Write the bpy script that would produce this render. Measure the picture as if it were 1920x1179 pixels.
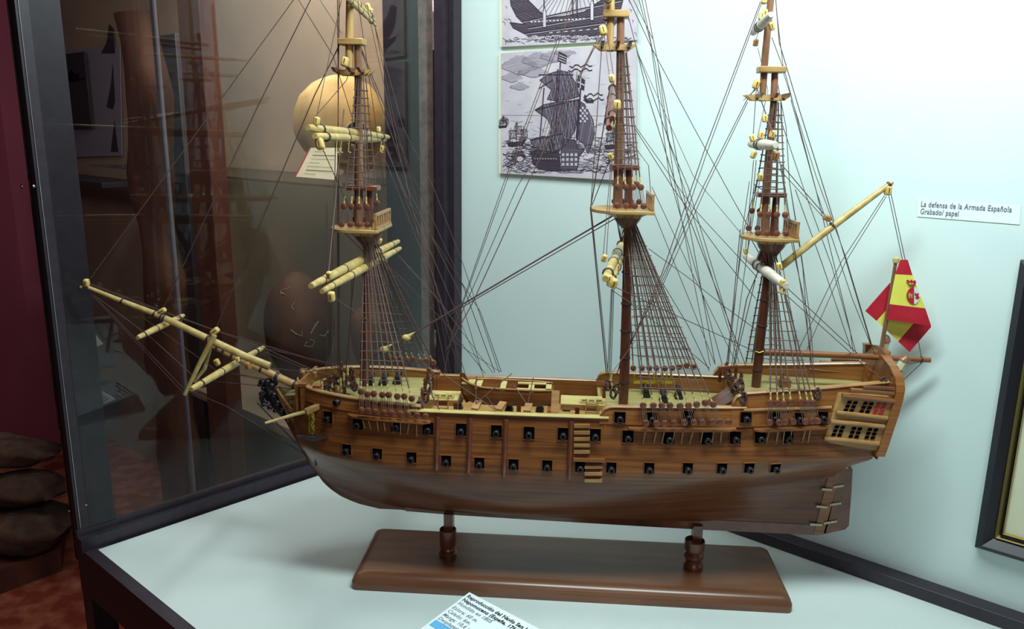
import bpy, math, random
from mathutils import Vector as V, Matrix
random.seed(7)
for o in list(bpy.data.objects): bpy.data.objects.remove(o)
SC = bpy.context.scene
COL = SC.collection
# ------------------------------------------------------------------ camera
FP = 1480.0; CX = 960.0; CY = 589.5; H = 0.643
PIT = math.atan(339.5/FP); ROL = math.radians(0.8)
cF = V((0, math.cos(PIT), -math.sin(PIT))); U0 = V((0, math.sin(PIT), math.cos(PIT))); R0 = V((1, 0, 0))
cR = R0*math.cos(ROL)+U0*math.sin(ROL); cU = U0*math.cos(ROL)-R0*math.sin(ROL)
CAM = V((0, 0, H))
cd = bpy.data.cameras.new('camera'); cam = bpy.data.objects.new('camera', cd); COL.objects.link(cam)
cd.sensor_width = 36; cd.lens = FP/1920*36; cd.clip_start = .01; cd.clip_end = 50
m3 = Matrix((cR, cU, -cF)).transposed(); cam.matrix_world = Matrix.Translation(CAM) @ m3.to_4x4()
SC.camera = cam
# ------------------------------------------------------------------ world, exposure
SC.view_settings.view_transform = 'Standard'; SC.view_settings.look = 'None'
SC.view_settings.gamma = 1; SC.view_settings.use_curve_mapping = False
SC.view_settings.exposure = 0.0
w = bpy.data.worlds.new('world'); SC.world = w; w.use_nodes = True
w.node_tree.nodes['Background'].inputs[0].default_value = (.55, .42, .5, 1)
w.node_tree.nodes['Background'].inputs[1].default_value = .035

def area(name, loc, target, power, col, sx, sy, spread=180):
    l = bpy.data.lights.new(name, 'AREA'); l.shape = 'RECTANGLE'; l.size = sx; l.size_y = sy
    l.energy = power; l.color = col; l.spread = math.radians(spread)
    o = bpy.data.objects.new(name, l); COL.objects.link(o); o.location = loc
    o.rotation_euler = (V(target)-V(loc)).to_track_quat('-Z', 'Y').to_euler(); return o
def spot(name, loc, target, power, col, ang, rad=.03, blend=.6):
    l = bpy.data.lights.new(name, 'SPOT'); l.energy = power; l.color = col
    l.spot_size = math.radians(ang); l.spot_blend = blend; l.shadow_soft_size = rad
    o = bpy.data.objects.new(name, l); COL.objects.link(o); o.location = loc
    o.rotation_euler = (V(target)-V(loc)).to_track_quat('-Z', 'Y').to_euler(); return o

# case directions (side glass runs along G, back wall along W)
def ray(x, y): return cF+cR*((x-CX)/FP)-cU*((y-CY)/FP)
def onz(x, y, z=0.0):
    d = ray(x, y); return CAM+d*((z-H)/d.z)
GA = onz(184, 1030); G = (onz(598, 891)-GA).normalized()
WD = onz(1480, 1020); W = (onz(1918, 1172)-WD).normalized()
den = G.x*(-W.y)+W.x*G.y
k0 = ((WD-GA).x*(-W.y)+W.x*(WD-GA).y)/den
CE = GA+G*k0                     # back left inner corner of the case table
WN = V((-W.y, W.x, 0)).normalized()
if WN.dot(CAM-CE) < 0: WN = -WN  # out of the wall towards the room
def onwall(x, y, off=0.0):
    d = ray(x, y); p0 = CE+WN*off; k = (p0-CAM).dot(WN)/d.dot(WN); return CAM+d*k
def onplane(x, y, p0, n):
    d = ray(x, y); return CAM+d*((p0-CAM).dot(n)/d.dot(n))

area('case_light', CE+W*.90+WN*.50+V((0, 0, 1.18)), CE+W*.72+WN*.22+V((0, 0, 0)), 13.0, (.845, 1, .985), .75, .12)
area('case_fill', CE+W*.25+WN*.4+V((0, 0, 1.2)), CE+W*.3+WN*.35, 4.0, (.92, 1, .98), .3, .1)  # added fill, lifts the wall near the back left corner
area('hall_light', (.3, -1.6, 1.5), (0, 1.2, .2), 7, (1, .82, .86), 1.4, .8)
spot('niche_spot', onwall(760, -260, -.12), onwall(650, 240, -.22), 15, (1, .82, .5), 80, .03)
area('niche_light', onwall(480, -330, -.1), onwall(480, 420, -.4), 17.0, (1, .92, .82), .8, .1)
area('pier_fill', onwall(600, -280, .1), onwall(640, 500, -.02), 2.2, (1, .85, .75), .3, .1)  # added fill outside the glass, brightens the stone pier and timbers
area('left_wall_fill', (-1.9, 1.6, 1.2), (-2.1, 3.4, -.4), 5, (1, .72, .72), .5, .5)  # added fill, brightens the purple wall and floor at far left

# ------------------------------------------------------------------ ship frame
A4 = math.radians(4.0)
SX = V((math.cos(A4), -math.sin(A4), 0)); SN = V((math.sin(A4), math.cos(A4), 0)); SO = V((.0894, 1.0706, 0))
def P(x, y, t=0.0):
    d = ray(x, y); q = CAM+d*((SO+SN*t-CAM).dot(SN)/d.dot(SN)); return V(((q-SO).dot(SX), t, q.z))
def PZ(x, y, z):
    q = onz(x, y, z); return V(((q-SO).dot(SX), (q-SO).dot(SN), z))
def lerp(a, b, f): return a+(b-a)*f
def interp(x, pts):
    if x <= pts[0][0]: return pts[0][1]
    for (a, b), (c, d) in zip(pts, pts[1:]):
        if x <= c: return b+(d-b)*(x-a)/(c-a)
    return pts[-1][1]

# ------------------------------------------------------------------ materials
def lin(c): return tuple(((v/255)/12.92 if v/255 <= .04045 else ((v/255+.055)/1.055)**2.4) for v in c)
def base_mat(name, col, rough=.5, metal=0, coat=0):
    m = bpy.data.materials.new(name); m.use_nodes = True; b = m.node_tree.nodes['Principled BSDF']
    b.inputs['Base Color'].default_value = (*lin(col), 1); b.inputs['Roughness'].default_value = rough
    b.inputs['Metallic'].default_value = metal; b.inputs['Coat Weight'].default_value = coat
    b.inputs['Coat Roughness'].default_value = .2
    return m
def nd(m, t, **k):
    n = m.node_tree.nodes.new(t)
    for a, b in k.items(): setattr(n, a, b)
    return n
def noise_mat(name, c1, c2, scale=(20, 20, 20), rough=.5, bump=.0, metal=0, coat=0, detail=6, sc=1.0, lo=.3, hi=.7, bdist=.001):
    m = base_mat(name, c1, rough, metal, coat); L = m.node_tree.links; b = m.node_tree.nodes['Principled BSDF']
    tc = nd(m, 'ShaderNodeTexCoord'); mp = nd(m, 'ShaderNodeMapping'); mp.inputs['Scale'].default_value = scale
    no = nd(m, 'ShaderNodeTexNoise'); no.inputs['Scale'].default_value = sc; no.inputs['Detail'].default_value = detail
    cr = nd(m, 'ShaderNodeValToRGB'); cr.color_ramp.elements[0].position = lo; cr.color_ramp.elements[1].position = hi
    cr.color_ramp.elements[0].color = (*lin(c1), 1); cr.color_ramp.elements[1].color = (*lin(c2), 1)
    L.new(tc.outputs['Object'], mp.inputs[0]); L.new(mp.outputs[0], no.inputs['Vector']); L.new(no.outputs[0], cr.inputs[0])
    L.new(cr.outputs[0], b.inputs['Base Color'])
    if bump:
        bp = nd(m, 'ShaderNodeBump'); bp.inputs['Strength'].default_value = bump; bp.inputs['Distance'].default_value = bdist
        L.new(no.outputs[0], bp.inputs['Height']); L.new(bp.outputs[0], b.inputs['Normal'])
    m['ramp'] = cr.name; m['map'] = mp.name
    return m
def hull_mat():
    m = noise_mat('hull_wood', (94, 50, 22), (150, 92, 42), (7, 50, 300), .42, .05, coat=.2, lo=.3, hi=.72)
    t = m.node_tree; L = t.links; b = t.nodes['Principled BSDF']
    tc = nd(m, 'ShaderNodeTexCoord'); sp = nd(m, 'ShaderNodeSeparateXYZ'); cb = nd(m, 'ShaderNodeCombineXYZ')
    L.new(tc.outputs['Object'], sp.inputs[0]); L.new(sp.outputs[0], cb.inputs[0]); L.new(sp.outputs[2], cb.inputs[1])
    br = nd(m, 'ShaderNodeTexBrick'); br.inputs['Scale'].default_value = 1; br.inputs['Brick Width'].default_value = .21
    br.inputs['Row Height'].default_value = .0062; br.inputs['Mortar Size'].default_value = .00022; br.inputs['Mortar Smooth'].default_value = .6
    br.inputs['Color1'].default_value = (1, 1, 1, 1); br.inputs['Color2'].default_value = (.84, .82, .8, 1); br.inputs['Mortar'].default_value = (.62, .56, .52, 1)
    L.new(cb.outputs[0], br.inputs['Vector'])
    mx = nd(m, 'ShaderNodeMix', data_type='RGBA', blend_type='MULTIPLY'); mx.inputs[0].default_value = .75
    L.new(t.nodes[m['ramp']].outputs[0], mx.inputs[6]); L.new(br.outputs[0], mx.inputs[7])
    # darker, redder tone on the planking below the lower wale
    mr = nd(m, 'ShaderNodeMapRange'); mr.inputs[1].default_value = .184; mr.inputs[2].default_value = .203
    L.new(sp.outputs[2], mr.inputs[0])
    m2 = nd(m, 'ShaderNodeMix', data_type='RGBA', blend_type='MULTIPLY'); m2.inputs[0].default_value = 1
    c = nd(m, 'ShaderNodeValToRGB'); c.color_ramp.elements[0].color = (.60, .46, .44, 1); c.color_ramp.elements[1].color = (1, 1, 1, 1)
    L.new(mr.outputs[0], c.inputs[0]); L.new(mx.outputs[2], m2.inputs[6]); L.new(c.outputs[0], m2.inputs[7])
    L.new(m2.outputs[2], b.inputs['Base Color'])
    return m
M = {}
M['hull'] = hull_mat()
M['wood'] = noise_mat('brown_wood', (112, 64, 32), (148, 94, 50), (12, 90, 300), .38, .05, coat=.3)
M['bulwark'] = noise_mat('bulwark_wood', (122, 72, 32), (160, 104, 52), (12, 90, 300), .38, .05, coat=.3)
M['rail'] = noise_mat('rail_wood', (144, 102, 56), (176, 134, 82), (30, 60, 200), .35, .04, coat=.3)
M['red'] = noise_mat('red_wood', (88, 44, 30), (118, 66, 44), (60, 60, 60), .32, .05, coat=.4)
M['mastlow'] = noise_mat('dark_mast_wood', (74, 36, 26), (108, 58, 38), (150, 150, 20), .4, .04, coat=.25)
M['masttop'] = noise_mat('upper_mast_wood', (106, 70, 50), (142, 100, 72), (200, 200, 20), .4, .04, coat=.25)
M['mastlight'] = noise_mat('topgallant_wood', (164, 128, 76), (196, 160, 102), (200, 200, 20), .4, .04)
M['yard'] = noise_mat('yard_wood', (168, 142, 80), (206, 182, 118), (80, 80, 80), .4, .03, coat=.3)
M['sailroll'] = noise_mat('pale_roll', (188, 178, 158), (220, 214, 200), (80, 80, 80), .6, .02)
M['block'] = noise_mat('block_wood', (186, 156, 84), (222, 196, 122), (120, 120, 120), .45, .02)
M['platform'] = noise_mat('platform_wood', (148, 112, 62), (184, 150, 96), (30, 60, 100), .4, .04)
M['deck'] = noise_mat('deck_wood', (142, 134, 80), (170, 160, 104), (10, 220, 40), .55, .03)
M['cream'] = noise_mat('cream_wood', (172, 154, 88), (198, 182, 116), (30, 120, 60), .5, .03)
M['rope'] = base_mat('dark_rope', (78, 56, 56), .8)
M['rope2'] = base_mat('brown_rope', (98, 76, 70), .8)
M['rope3'] = base_mat('pale_rope', (160, 150, 140), .8)
M['seize'] = base_mat('seizing_thread', (196, 178, 110), .7)
M['deadeye'] = noise_mat('deadeye_wood', (86, 44, 32), (122, 72, 54), (200, 200, 200), .35, .02, coat=.3)
M['black'] = base_mat('black_paint', (22, 20, 25), .42, coat=.05)
M['port'] = base_mat('port_black', (5, 4, 4), 1.0)
M['port'].node_tree.nodes['Principled BSDF'].inputs['Specular IOR Level'].default_value = .05
M['band'] = base_mat('mast_band', (56, 42, 44), .5)
M['brass'] = base_mat('brass', (208, 172, 78), .3, 1)
M['chain'] = base_mat('gilt_chain', (220, 196, 90), .3, 1)
M['pale'] = base_mat('pale_metal', (196, 196, 158), .5)
M['white'] = base_mat('white_paint', (220, 224, 220), .6)
M['base'] = noise_mat('stand_wood', (92, 56, 38), (124, 82, 56), (7, 50, 50), .33, .05, coat=.35, lo=.25, hi=.75)
M['frame'] = noise_mat('dark_steel_frame', (40, 33, 42), (50, 42, 52), (60, 60, 60), .42, .03)
M['frameblack'] = base_mat('black_gasket', (9, 4, 10), .6)
M['screw'] = base_mat('steel_screw', (190, 190, 200), .25, 1)
M['table'] = noise_mat('white_board', (200, 214, 212), (210, 222, 220), (3, 3, 3), .55, .02)
M['wall'] = noise_mat('white_wall', (206, 227, 225), (212, 231, 230), (6, 6, 6), .75, .05)
M['paper'] = base_mat('paper', (226, 240, 242), .7)
M['ink'] = base_mat('ink', (34, 34, 42), .7)
M['inkgrey'] = base_mat('grey_ink', (104, 112, 120), .7)
M['print'] = noise_mat('print_paper', (186, 180, 192), (206, 200, 208), (25, 25, 25), .6)
M['printedge'] = base_mat('print_board', (226, 226, 196), .6)
M['ink2'] = base_mat('engraving_ink', (52, 42, 56), .7)
M['ink3'] = base_mat('engraving_mid', (112, 102, 118), .7)
M['ink4'] = base_mat('engraving_light', (152, 144, 158), .7)
M['flagred'] = noise_mat('flag_red', (176, 26, 44), (192, 36, 54), (60, 60, 60), .5)
M['flagyel'] = noise_mat('flag_yellow', (226, 222, 84), (234, 230, 110), (60, 60, 60), .5)
M['gold'] = base_mat('gilt_edge', (176, 158, 96), .4, .5)
M['mat'] = noise_mat('cream_mount', (206, 208, 178), (216, 218, 190), (10, 10, 10), .7)
M['pframe'] = base_mat('picture_frame_black', (26, 25, 36), .5, coat=.1)
M['bluepatch'] = base_mat('blue_print', (96, 176, 226), .6)
M['clay'] = noise_mat('ochre_clay', (150, 122, 72), (196, 168, 108), (14, 14, 14), .8, .35, bdist=.004)
M['brownclay'] = noise_mat('brown_clay', (84, 56, 44), (116, 82, 64), (9, 9, 9), .8, .12, bdist=.002, detail=3)
M['panel'] = noise_mat('beige_panel', (132, 118, 100), (146, 130, 110), (5, 5, 5), .8, .05)
M['stone'] = noise_mat('rough_stone', (120, 104, 96), (168, 150, 138), (40, 40, 40), .9, .6, bdist=.006)
M['rock'] = noise_mat('dark_rock', (44, 32, 26), (84, 64, 50), (20, 20, 20), .9, .6, bdist=.006)
M['timber'] = noise_mat('old_timber', (48, 28, 20), (88, 52, 34), (20, 20, 3), .8, .5, bdist=.004)
M['timberred'] = noise_mat('red_timber', (66, 32, 24), (86, 44, 32), (20, 20, 3), .7, .2)
M['darkpanel'] = base_mat('dark_panel', (38, 34, 42), .6)
M['purple'] = noise_mat('purple_wall', (118, 54, 76), (128, 60, 82), (3, 3, 3), .8)
M['banner'] = base_mat('blue_grey_paint', (120, 120, 134), .7)
M['floor'] = noise_mat('red_tile', (112, 44, 30), (160, 100, 76), (14, 14, 14), .6, .1, lo=.42, hi=.72)
M['scratch'] = base_mat('white_mark', (170, 165, 150), .8)
M['greywall'] = noise_mat('grey_panel', (120, 116, 124), (130, 126, 134), (5, 5, 5), .8)
def glass_mat(name, tint, refl, ior=1.5):
    m = bpy.data.materials.new(name); m.use_nodes = True; t = m.node_tree; t.nodes.clear(); L = t.links
    out = t.nodes.new('ShaderNodeOutputMaterial'); mx = t.nodes.new('ShaderNodeMixShader')
    tr = t.nodes.new('ShaderNodeBsdfTransparent'); gl = t.nodes.new('ShaderNodeBsdfGlossy')
    tr.inputs[0].default_value = (*tint, 1); gl.inputs['Roughness'].default_value = 0.0
    fr = t.nodes.new('ShaderNodeFresnel'); fr.inputs[0].default_value = ior
    mu = t.nodes.new('ShaderNodeMath'); mu.operation = 'MULTIPLY'; mu.inputs[1].default_value = refl; mu.use_clamp = True
    L.new(fr.outputs[0], mu.inputs[0]); L.new(mu.outputs[0], mx.inputs[0]); L.new(tr.outputs[0], mx.inputs[1]); L.new(gl.outputs[0], mx.inputs[2])
    L.new(mx.outputs[0], out.inputs[0]); return m
M['glass'] = glass_mat('clear_glass', (.90, .90, .90), 0.55)
M['shelf'] = glass_mat('shelf_glass', (.88, .92, .9), .8)

# ------------------------------------------------------------------ mesh builder
def perp(d):
    d = d.normalized(); a = V((0, 0, 1)) if abs(d.z) < .9 else V((1, 0, 0))
    x = d.cross(a).normalized(); return x, d.cross(x).normalized()
class MB:
    def __init__(s): s.v = []; s.f = []
    def add(s, vs, fs):
        n = len(s.v); s.v += [tuple(a) for a in vs]; s.f += [tuple(i+n for i in f) for f in fs]; return s
    def tube(s, pts, r, n=6, cap=True):
        pts = [V(p) for p in pts]; m = len(pts); rs = r if isinstance(r, (list, tuple)) else [r]*m
        vs = []; fs = []; px = None
        for i, p in enumerate(pts):
            d = (pts[min(i+1, m-1)]-pts[max(i-1, 0)])
            if d.length < 1e-9: d = V((0, 0, 1))
            d.normalize()
            if px is None: x, y = perp(d)
            else:
                x = px-d*px.dot(d)
                if x.length < 1e-6: x, _ = perp(d)
                x.normalize(); y = d.cross(x).normalized()
            px = x
            for k in range(n):
                a = 2*math.pi*k/n; vs.append(p+(x*math.cos(a)+y*math.sin(a))*rs[i])
        for i in range(m-1):
            for k in range(n):
                a = i*n+k; b = i*n+(k+1) % n; fs.append((a, b, b+n, a+n))
        if cap: fs.append(tuple(range(n-1, -1, -1))); fs.append(tuple((m-1)*n+k for k in range(n)))
        return s.add(vs, fs)
    def obox(s, c, ax, h):
        c = V(c); a, b, d = [V(q).normalized()*w for q, w in zip(ax, h)]
        vs = [c+a*i+b*j+d*k for i in (-1, 1) for j in (-1, 1) for k in (-1, 1)]
        return s.add(vs, [(0, 1, 3, 2), (4, 6, 7, 5), (0, 4, 5, 1), (2, 3, 7, 6), (0, 2, 6, 4), (1, 5, 7, 3)])
    def box(s, c, h): return s.obox(c, ((1, 0, 0), (0, 1, 0), (0, 0, 1)), h)
    def bar(s, a, b, w, h, up=V((0, 0, 1))):
        a = V(a); b = V(b); d = (b-a); u = up-d.normalized()*up.dot(d.normalized())
        if u.length < 1e-5: u = V((0, 1, 0))
        u.normalize(); return s.obox((a+b)/2, (d, d.cross(u), u), (d.length/2, w/2, h/2))
    def lathe(s, prof, c, ax=V((0, 0, 1)), n=20):
        c = V(c); ax = V(ax).normalized(); x, y = perp(ax); vs = []; fs = []
        for r, z in prof:
            for k in range(n):
                a = 2*math.pi*k/n; vs.append(c+ax*z+(x*math.cos(a)+y*math.sin(a))*r)
        m = len(prof)
        for i in range(m-1):
            for k in range(n):
                a = i*n+k; b = i*n+(k+1) % n; fs.append((a, b, b+n, a+n))
        fs.append(tuple(range(n-1, -1, -1))); fs.append(tuple((m-1)*n+k for k in range(n)))
        return s.add(vs, fs)
    def ball(s, c, r, sc=(1, 1, 1), n=10, m=6, ax=None):
        c = V(c); A = ax or (V((1, 0, 0)), V((0, 1, 0)), V((0, 0, 1))); vs = []; fs = []
        for i in range(m+1):
            th = math.pi*i/m
            for k in range(n):
                a = 2*math.pi*k/n
                q = (math.sin(th)*math.cos(a)*sc[0], math.sin(th)*math.sin(a)*sc[1], math.cos(th)*sc[2])
                vs.append(c+(A[0]*q[0]+A[1]*q[1]+A[2]*q[2])*r)
        for i in range(m):
            for k in range(n):
                a = i*n+k; b = i*n+(k+1) % n; fs.append((a, b, b+n, a+n))
        return s.add(vs, fs)
    def prism(s, poly, off):
        """closed outline extruded along off"""
        off = V(off); n = len(poly); vs = [V(p) for p in poly]+[V(p)+off for p in poly]
        fs = [tuple(range(n-1, -1, -1)), tuple(range(n, 2*n))]+[(i, (i+1) % n, (i+1) % n+n, i+n) for i in range(n)]
        return s.add(vs, fs)
    def grid(s, rows, close=False):
        n = len(rows[0]); vs = [p for r in rows for p in r]; fs = []
        for i in range(len(rows)-1):
            for k in range(n-1+(1 if close else 0)):
                a = i*n+k; b = i*n+(k+1) % n; fs.append((a, b, b+n, a+n))
        return s.add(vs, fs)
    def build(s, name, mat, parent=None, ang=35, bevel=0):
        me = bpy.data.meshes.new(name); me.from_pydata(s.v, [], s.f); me.validate()
        import bmesh
        bm = bmesh.new(); bm.from_mesh(me); bmesh.ops.remove_doubles(bm, verts=bm.verts, dist=1e-7)
        bmesh.ops.recalc_face_normals(bm, faces=bm.faces); bm.to_mesh(me); bm.free()
        me.materials.append(M[mat]); 
        for p in me.polygons: p.use_smooth = True
        me.set_sharp_from_angle(angle=math.radians(ang))
        o = bpy.data.objects.new(name, me); COL.objects.link(o)
        if parent: o.parent = parent
        if bevel:
            b = o.modifiers.new('bevel', 'BEVEL'); b.width = bevel; b.segments = 2; b.limit_method = 'ANGLE'; b.harden_normals = False
        return o
def tag(o, label, cat, group=None, kind=None):
    if label: o['label'] = label
    if cat: o['category'] = cat
    if group: o['group'] = group
    if kind: o['kind'] = kind
    return o
def empty(name, loc=(0, 0, 0), rz=0):
    o = bpy.data.objects.new(name, None); COL.objects.link(o); o.location = loc; o.rotation_euler = (0, 0, rz); o.empty_display_size = .05; return o
UZ = V((0, 0, 1))

# ================================================================== SETTING
FZ = -.95
MB().box((0, 1.2, FZ-.05), (4.5, 4.5, .05)).build('floor', 'floor')['kind'] = 'structure'
wl = CE-W*4.2; wr = CE+W*1.9
def wallbox(name, a, b, z0, z1, th, mat):
    mb = MB(); c = (a+b)/2-WN*th/2; c.z = (z0+z1)/2
    o = mb.obox(c, (W, WN, UZ), ((b-a).length/2, th/2, (z1-z0)/2)).build(name, mat); o['kind'] = 'structure'; return o
wallbox('wall_back', CE-W*.045, wr, FZ, 1.7, .1, 'wall')
def wallbox2(name, a, b, off, mat):
    a = V((a.x, a.y, 0))+WN*off; b = V((b.x, b.y, 0))+WN*off
    o = MB().obox((a+b)/2-WN*.05+UZ*.375, (W, WN, UZ), ((b-a).length/2, .05, 1.325)).build(name, mat); o['kind'] = 'structure'
wallbox2('wall_rear', wl-W*.6, CE+W*.3, -.62, 'purple'); wallbox2('wall_side', onwall(787, 300, 0), CE-W*.0455, 0, 'stone')

hw = onz(84, 850, FZ); hd = V((-.97, .24, 0)).normalized(); hn = V((-.24, -.97, 0)).normalized()
o = MB().obox(hw+hd*.8-hn*.05+UZ*1.325, (hd, hn, UZ), (.8, .05, 1.325)).build('wall_left', 'purple'); o['kind'] = 'structure'
# ================================================================== DISPLAY CASE
PA = onz(143, 1022)                         # front left corner
case = empty('display_case', V((PA.x, PA.y, FZ)))
tag(case, 'large dark-framed glass display case with white board holding the ship model', 'display case')
def cs(mb, name, mat, **k):
    o = mb.build(name, mat, None, **k); o.parent = case; o.matrix_parent_inverse = Matrix.Translation(-case.location); return o
TW = 1.62
FRn = -G                                    # front of case faces -G
PF = GA-G*0.0
# table board
q = [GA, CE, CE+W*TW, GA+W*TW]
mb = MB(); mb.prism([p+V((0, 0, -.03)) for p in q], V((0, 0, .03))); cs(mb, 'table_board', 'table')
# front left post : light outer face + dark gasket strip
pw = .030
def post(base, z0, z1, wa, wb, a=W, b=G):
    c = base+a*wa/2+b*wb/2; c = V((c.x, c.y, (z0+z1)/2)); return MB().obox(c, (a, b, UZ), (wa/2, wb/2, (z1-z0)/2))
cs(post(PA, -.03, 1.25, .014, .056), 'corner_post', 'frame')
cs(post(PA-W*.016+G*.002, -.03, 1.25, .016, .05), 'post_gasket', 'frameblack')
mb = MB(); mb.tube([PA+W*.0145+G*.004+UZ*z for z in (0, .6, 1.25)], .0007, 5); cs(mb, 'edge_seam', 'screw')
# back left post
pb = CE+WN*.035-W*.045
cs(post(CE-W*.03-G*.035, 0, 1.25, .03, .033), 'corner_post', 'frame')
cs(post(CE+W*.001-G*.022, 0, 1.25, .014, .021), 'corner_post', 'frame')
# side rails of glass (bottom), two stepped bars
a = PA+W*.014+G*.056; L = (CE-a).dot(G)-.03
def gbar(off, z0, z1, wd, g0=.0, ln=None, mat='frame', nm='bottom_rail'):
    ln = ln or L; s0 = GA+W*off+G*g0; c = s0+G*ln/2+UZ*((z0+z1)/2); mb = MB().obox(c, (G, W, UZ), (ln/2, wd/2, (z1-z0)/2)); return cs(mb, nm, mat)
gbar(-.016, -.004, .020, .016, -.02, .72)
gbar(-.026, -.004, .030, .010, -.02, .72)
# clear pane
c0 = GA-W*.0225+G*.0
mb = MB(); mb.prism([c0+UZ*.025, c0+G*.712+UZ*.025, c0+G*.712+UZ*1.22, c0+UZ*1.22], -W*.003); cs(mb, 'glass_pane', 'glass')
# top rail of the side
gbar(-.016, 1.2, 1.24, .03, -.02, .72, nm='top_rail')
# front sill and legs
mb = MB(); c = PA+W*TW/2+G*.018+UZ*-.004; mb.obox(c, (W, G, UZ), (TW/2, .018, .003)); cs(mb, 'front_rail', 'frame')
mb = MB(); c = PA+W*TW/2+G*.006+UZ*-.042; mb.obox(c, (W, G, UZ), (TW/2, .006, .035)); cs(mb, 'front_rail', 'frame')
cs(post(PA+G*.001, FZ, -.03, .035, .035), 'leg', 'frame'); cs(post(PA+W*(TW-.04)+G*.001, FZ, -.03, .035, .035), 'leg', 'frame')
cs(post(CE-W*.03-G*.04, FZ, -.0305, .035, .035), 'leg', 'frame'); cs(post(CE+W*(TW-.04)-G*.04, FZ, -.0305, .035, .035), 'leg', 'frame')
# back rail on the wall
n1 = (onz(1541, 1002, .018)-onz(1480, 1002, .018)).dot(WN)
mb = MB(); w0 = .028
c = CE+W*TW/2+WN*(w0/2+.0005)+UZ*.0095; mb.obox(c, (W, WN, UZ), (TW/2-.015, w0/2, .0093)); cs(mb, 'back_rail', 'frame', bevel=.001)
CEW = CE
def screw(p, n, r=.0035):
    mb = MB(); mb.lathe([(r, 0), (r*.9, .0012), (r*.4, .0018)], p, n, 12); mb.obox(p+n*.0019, (perp(n)[0], perp(n)[1], n), (r*.9, r*.12, .0002)); cs(mb, 'screw', 'screw')
nG = -G
for (x, y) in ((41, 350),):
    screw(onplane(x, y, PA, G), nG, .0042)
for (x, y) in ((63, 349), (161, 946)):
    pp = PA+W*.014; screw(onplane(x, y, pp, W), W, .002)
screw(onplane(130, 958, PA, G), nG, .003)

# ================================================================== DISPLAY STAND
stand = empty('display_stand', SO, -A4)
tag(stand, 'varnished brown wooden stand, rounded plank and two turned posts, under the ship', 'display stand')
mb = MB(); s0, s1, t0, t1 = -.3115, .3115, -.075, .075
def rr(s0, s1, t0, t1, z, r=.008, n=4):
    o = []
    for (cx_, cy_, a0) in ((s1-r, t1-r, 0), (s0+r, t1-r, 90), (s0+r, t0+r, 180), (s1-r, t0+r, 270)):
        for i in range(n+1):
            a = math.radians(a0+90*i/n); o.append(V((cx_+r*math.cos(a), cy_+r*math.sin(a), z)))
    return o
rows = [rr(s0, s1, t0, t1, 0), rr(s0, s1, t0, t1, .011), rr(s0+.001, s1-.001, t0+.001, t1-.001, .0125)]
for i in range(1, 7):
    a = i/6*math.pi/2; d = .018*(1-math.cos(a))*.9+.001; rows.append(rr(s0+d, s1-d, t0+d, t1-d, .0125+.0115*math.sin(a), .010))
mb.grid(rows, True); n = len(rows[0]); b0 = len(mb.v)-n
mb.f.append(tuple(range(b0, b0+n))); mb.f.append(tuple(range(n-1, -1, -1)))
mb.build('base_plank', 'base', stand, 50)
for s, nm in ((-.1803, 0), (.183, 1)):
    if nm == 0: prof = [(.0135, .0), (.0135, .005), (.011, .008), (.0125, .012), (.011, .015), (.0125, .018), (.0125, .043), (.0115, .0435), (.011, .038)]
    else: prof = [(.0140, .0), (.0140, .006), (.0115, .010), (.0115, .014), (.0145, .019), (.0145, .023), (.0115, .027), (.0145, .031), (.0145, .0445), (.0135, .045), (.012, .040)]
    mb = MB(); mb.lathe(prof, (s, -.008, .024), UZ, 28); po = mb.build('turned_post', 'red', stand, 30)
    mb = MB(); mb.box((s+.0007*(1 if nm == 0 else 5), -.006, .0655), (.0068, .0035, .0255)); mb.box((s+.0007*(1 if nm == 0 else 5), .004, .068), (.0068, .0035, .023)); mb.build('support_bar', 'base', po)

# ================================================================== SHIP
ship = empty('model_ship', SO+UZ*.083, -A4)
tag(ship, 'brown wooden three-masted model warship with bare yards, rigging and a red and yellow flag', 'model ship')
PINV = Matrix.Translation((0, 0, -.083))
def sp_(mb, name, mat, parent=None, ang=35, bevel=0):
    o = mb.build(name, mat, None, ang, bevel)
    if parent is None: o.parent = ship; o.matrix_parent_inverse = PINV
    else: o.parent = parent
    return o
ZR = .092; ZW = .205
def s_f(z): return interp(z, [(.092, -.285), (.099, -.318), (.109, -.342), (.120, -.358), (.131, -.369), (.156, -.386), (.193, -.400), (.228, -.406), (.30, -.398)])
def s_a(z): return interp(z, [(.092, .358), (.184, .374), (.200, .384), (.222, .402), (.26, .412), (.35, .424)])
def hb(s, z):
    a = s_f(z); b = s_a(z); z_ = max(0.0, min(1.0, (z-ZR)/(ZW-ZR)))
    if z < ZW: bm = .003+.087*(1-(1-z_)**2.5)**.62 if z_ > 0 else .003
    else: bm = .090-.0085*((z-ZW)/.072)**1.2
    lf = .17+.30*(1-z_); xf = max(0, min(1, (s-a)/lf)); pw_ = .46+1.1*(1-z_)**1.2
    wf = (1-(1-xf)**2.2)**pw_
    la = .33+.26*(1-z_) if z < ZW else lerp(.33, .50, min(1, (z-ZW)/.07))
    xa = max(0, min(1, (b-s)/la)); wa = 1-(1-xa)**(2.3-.5*(1-z_))
    c = interp(z, [(.17, 0), (.20, .25), (.222, .56), (.26, .60), (.36, .60)])
    if z_ < 1: wa = wa**(1+1.6*(1-z_)**1.3)
    wa = c+(1-c)*wa
    return max(.0028, bm*min(wf, 1)*wa)
def sheer(s): return interp(s, [(-.40, .289), (-.30, .284), (-.2, .279), (0, .277), (.1, .278), (.25, .283), (.42, .290)])
NU, NV = 110, 40
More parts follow.
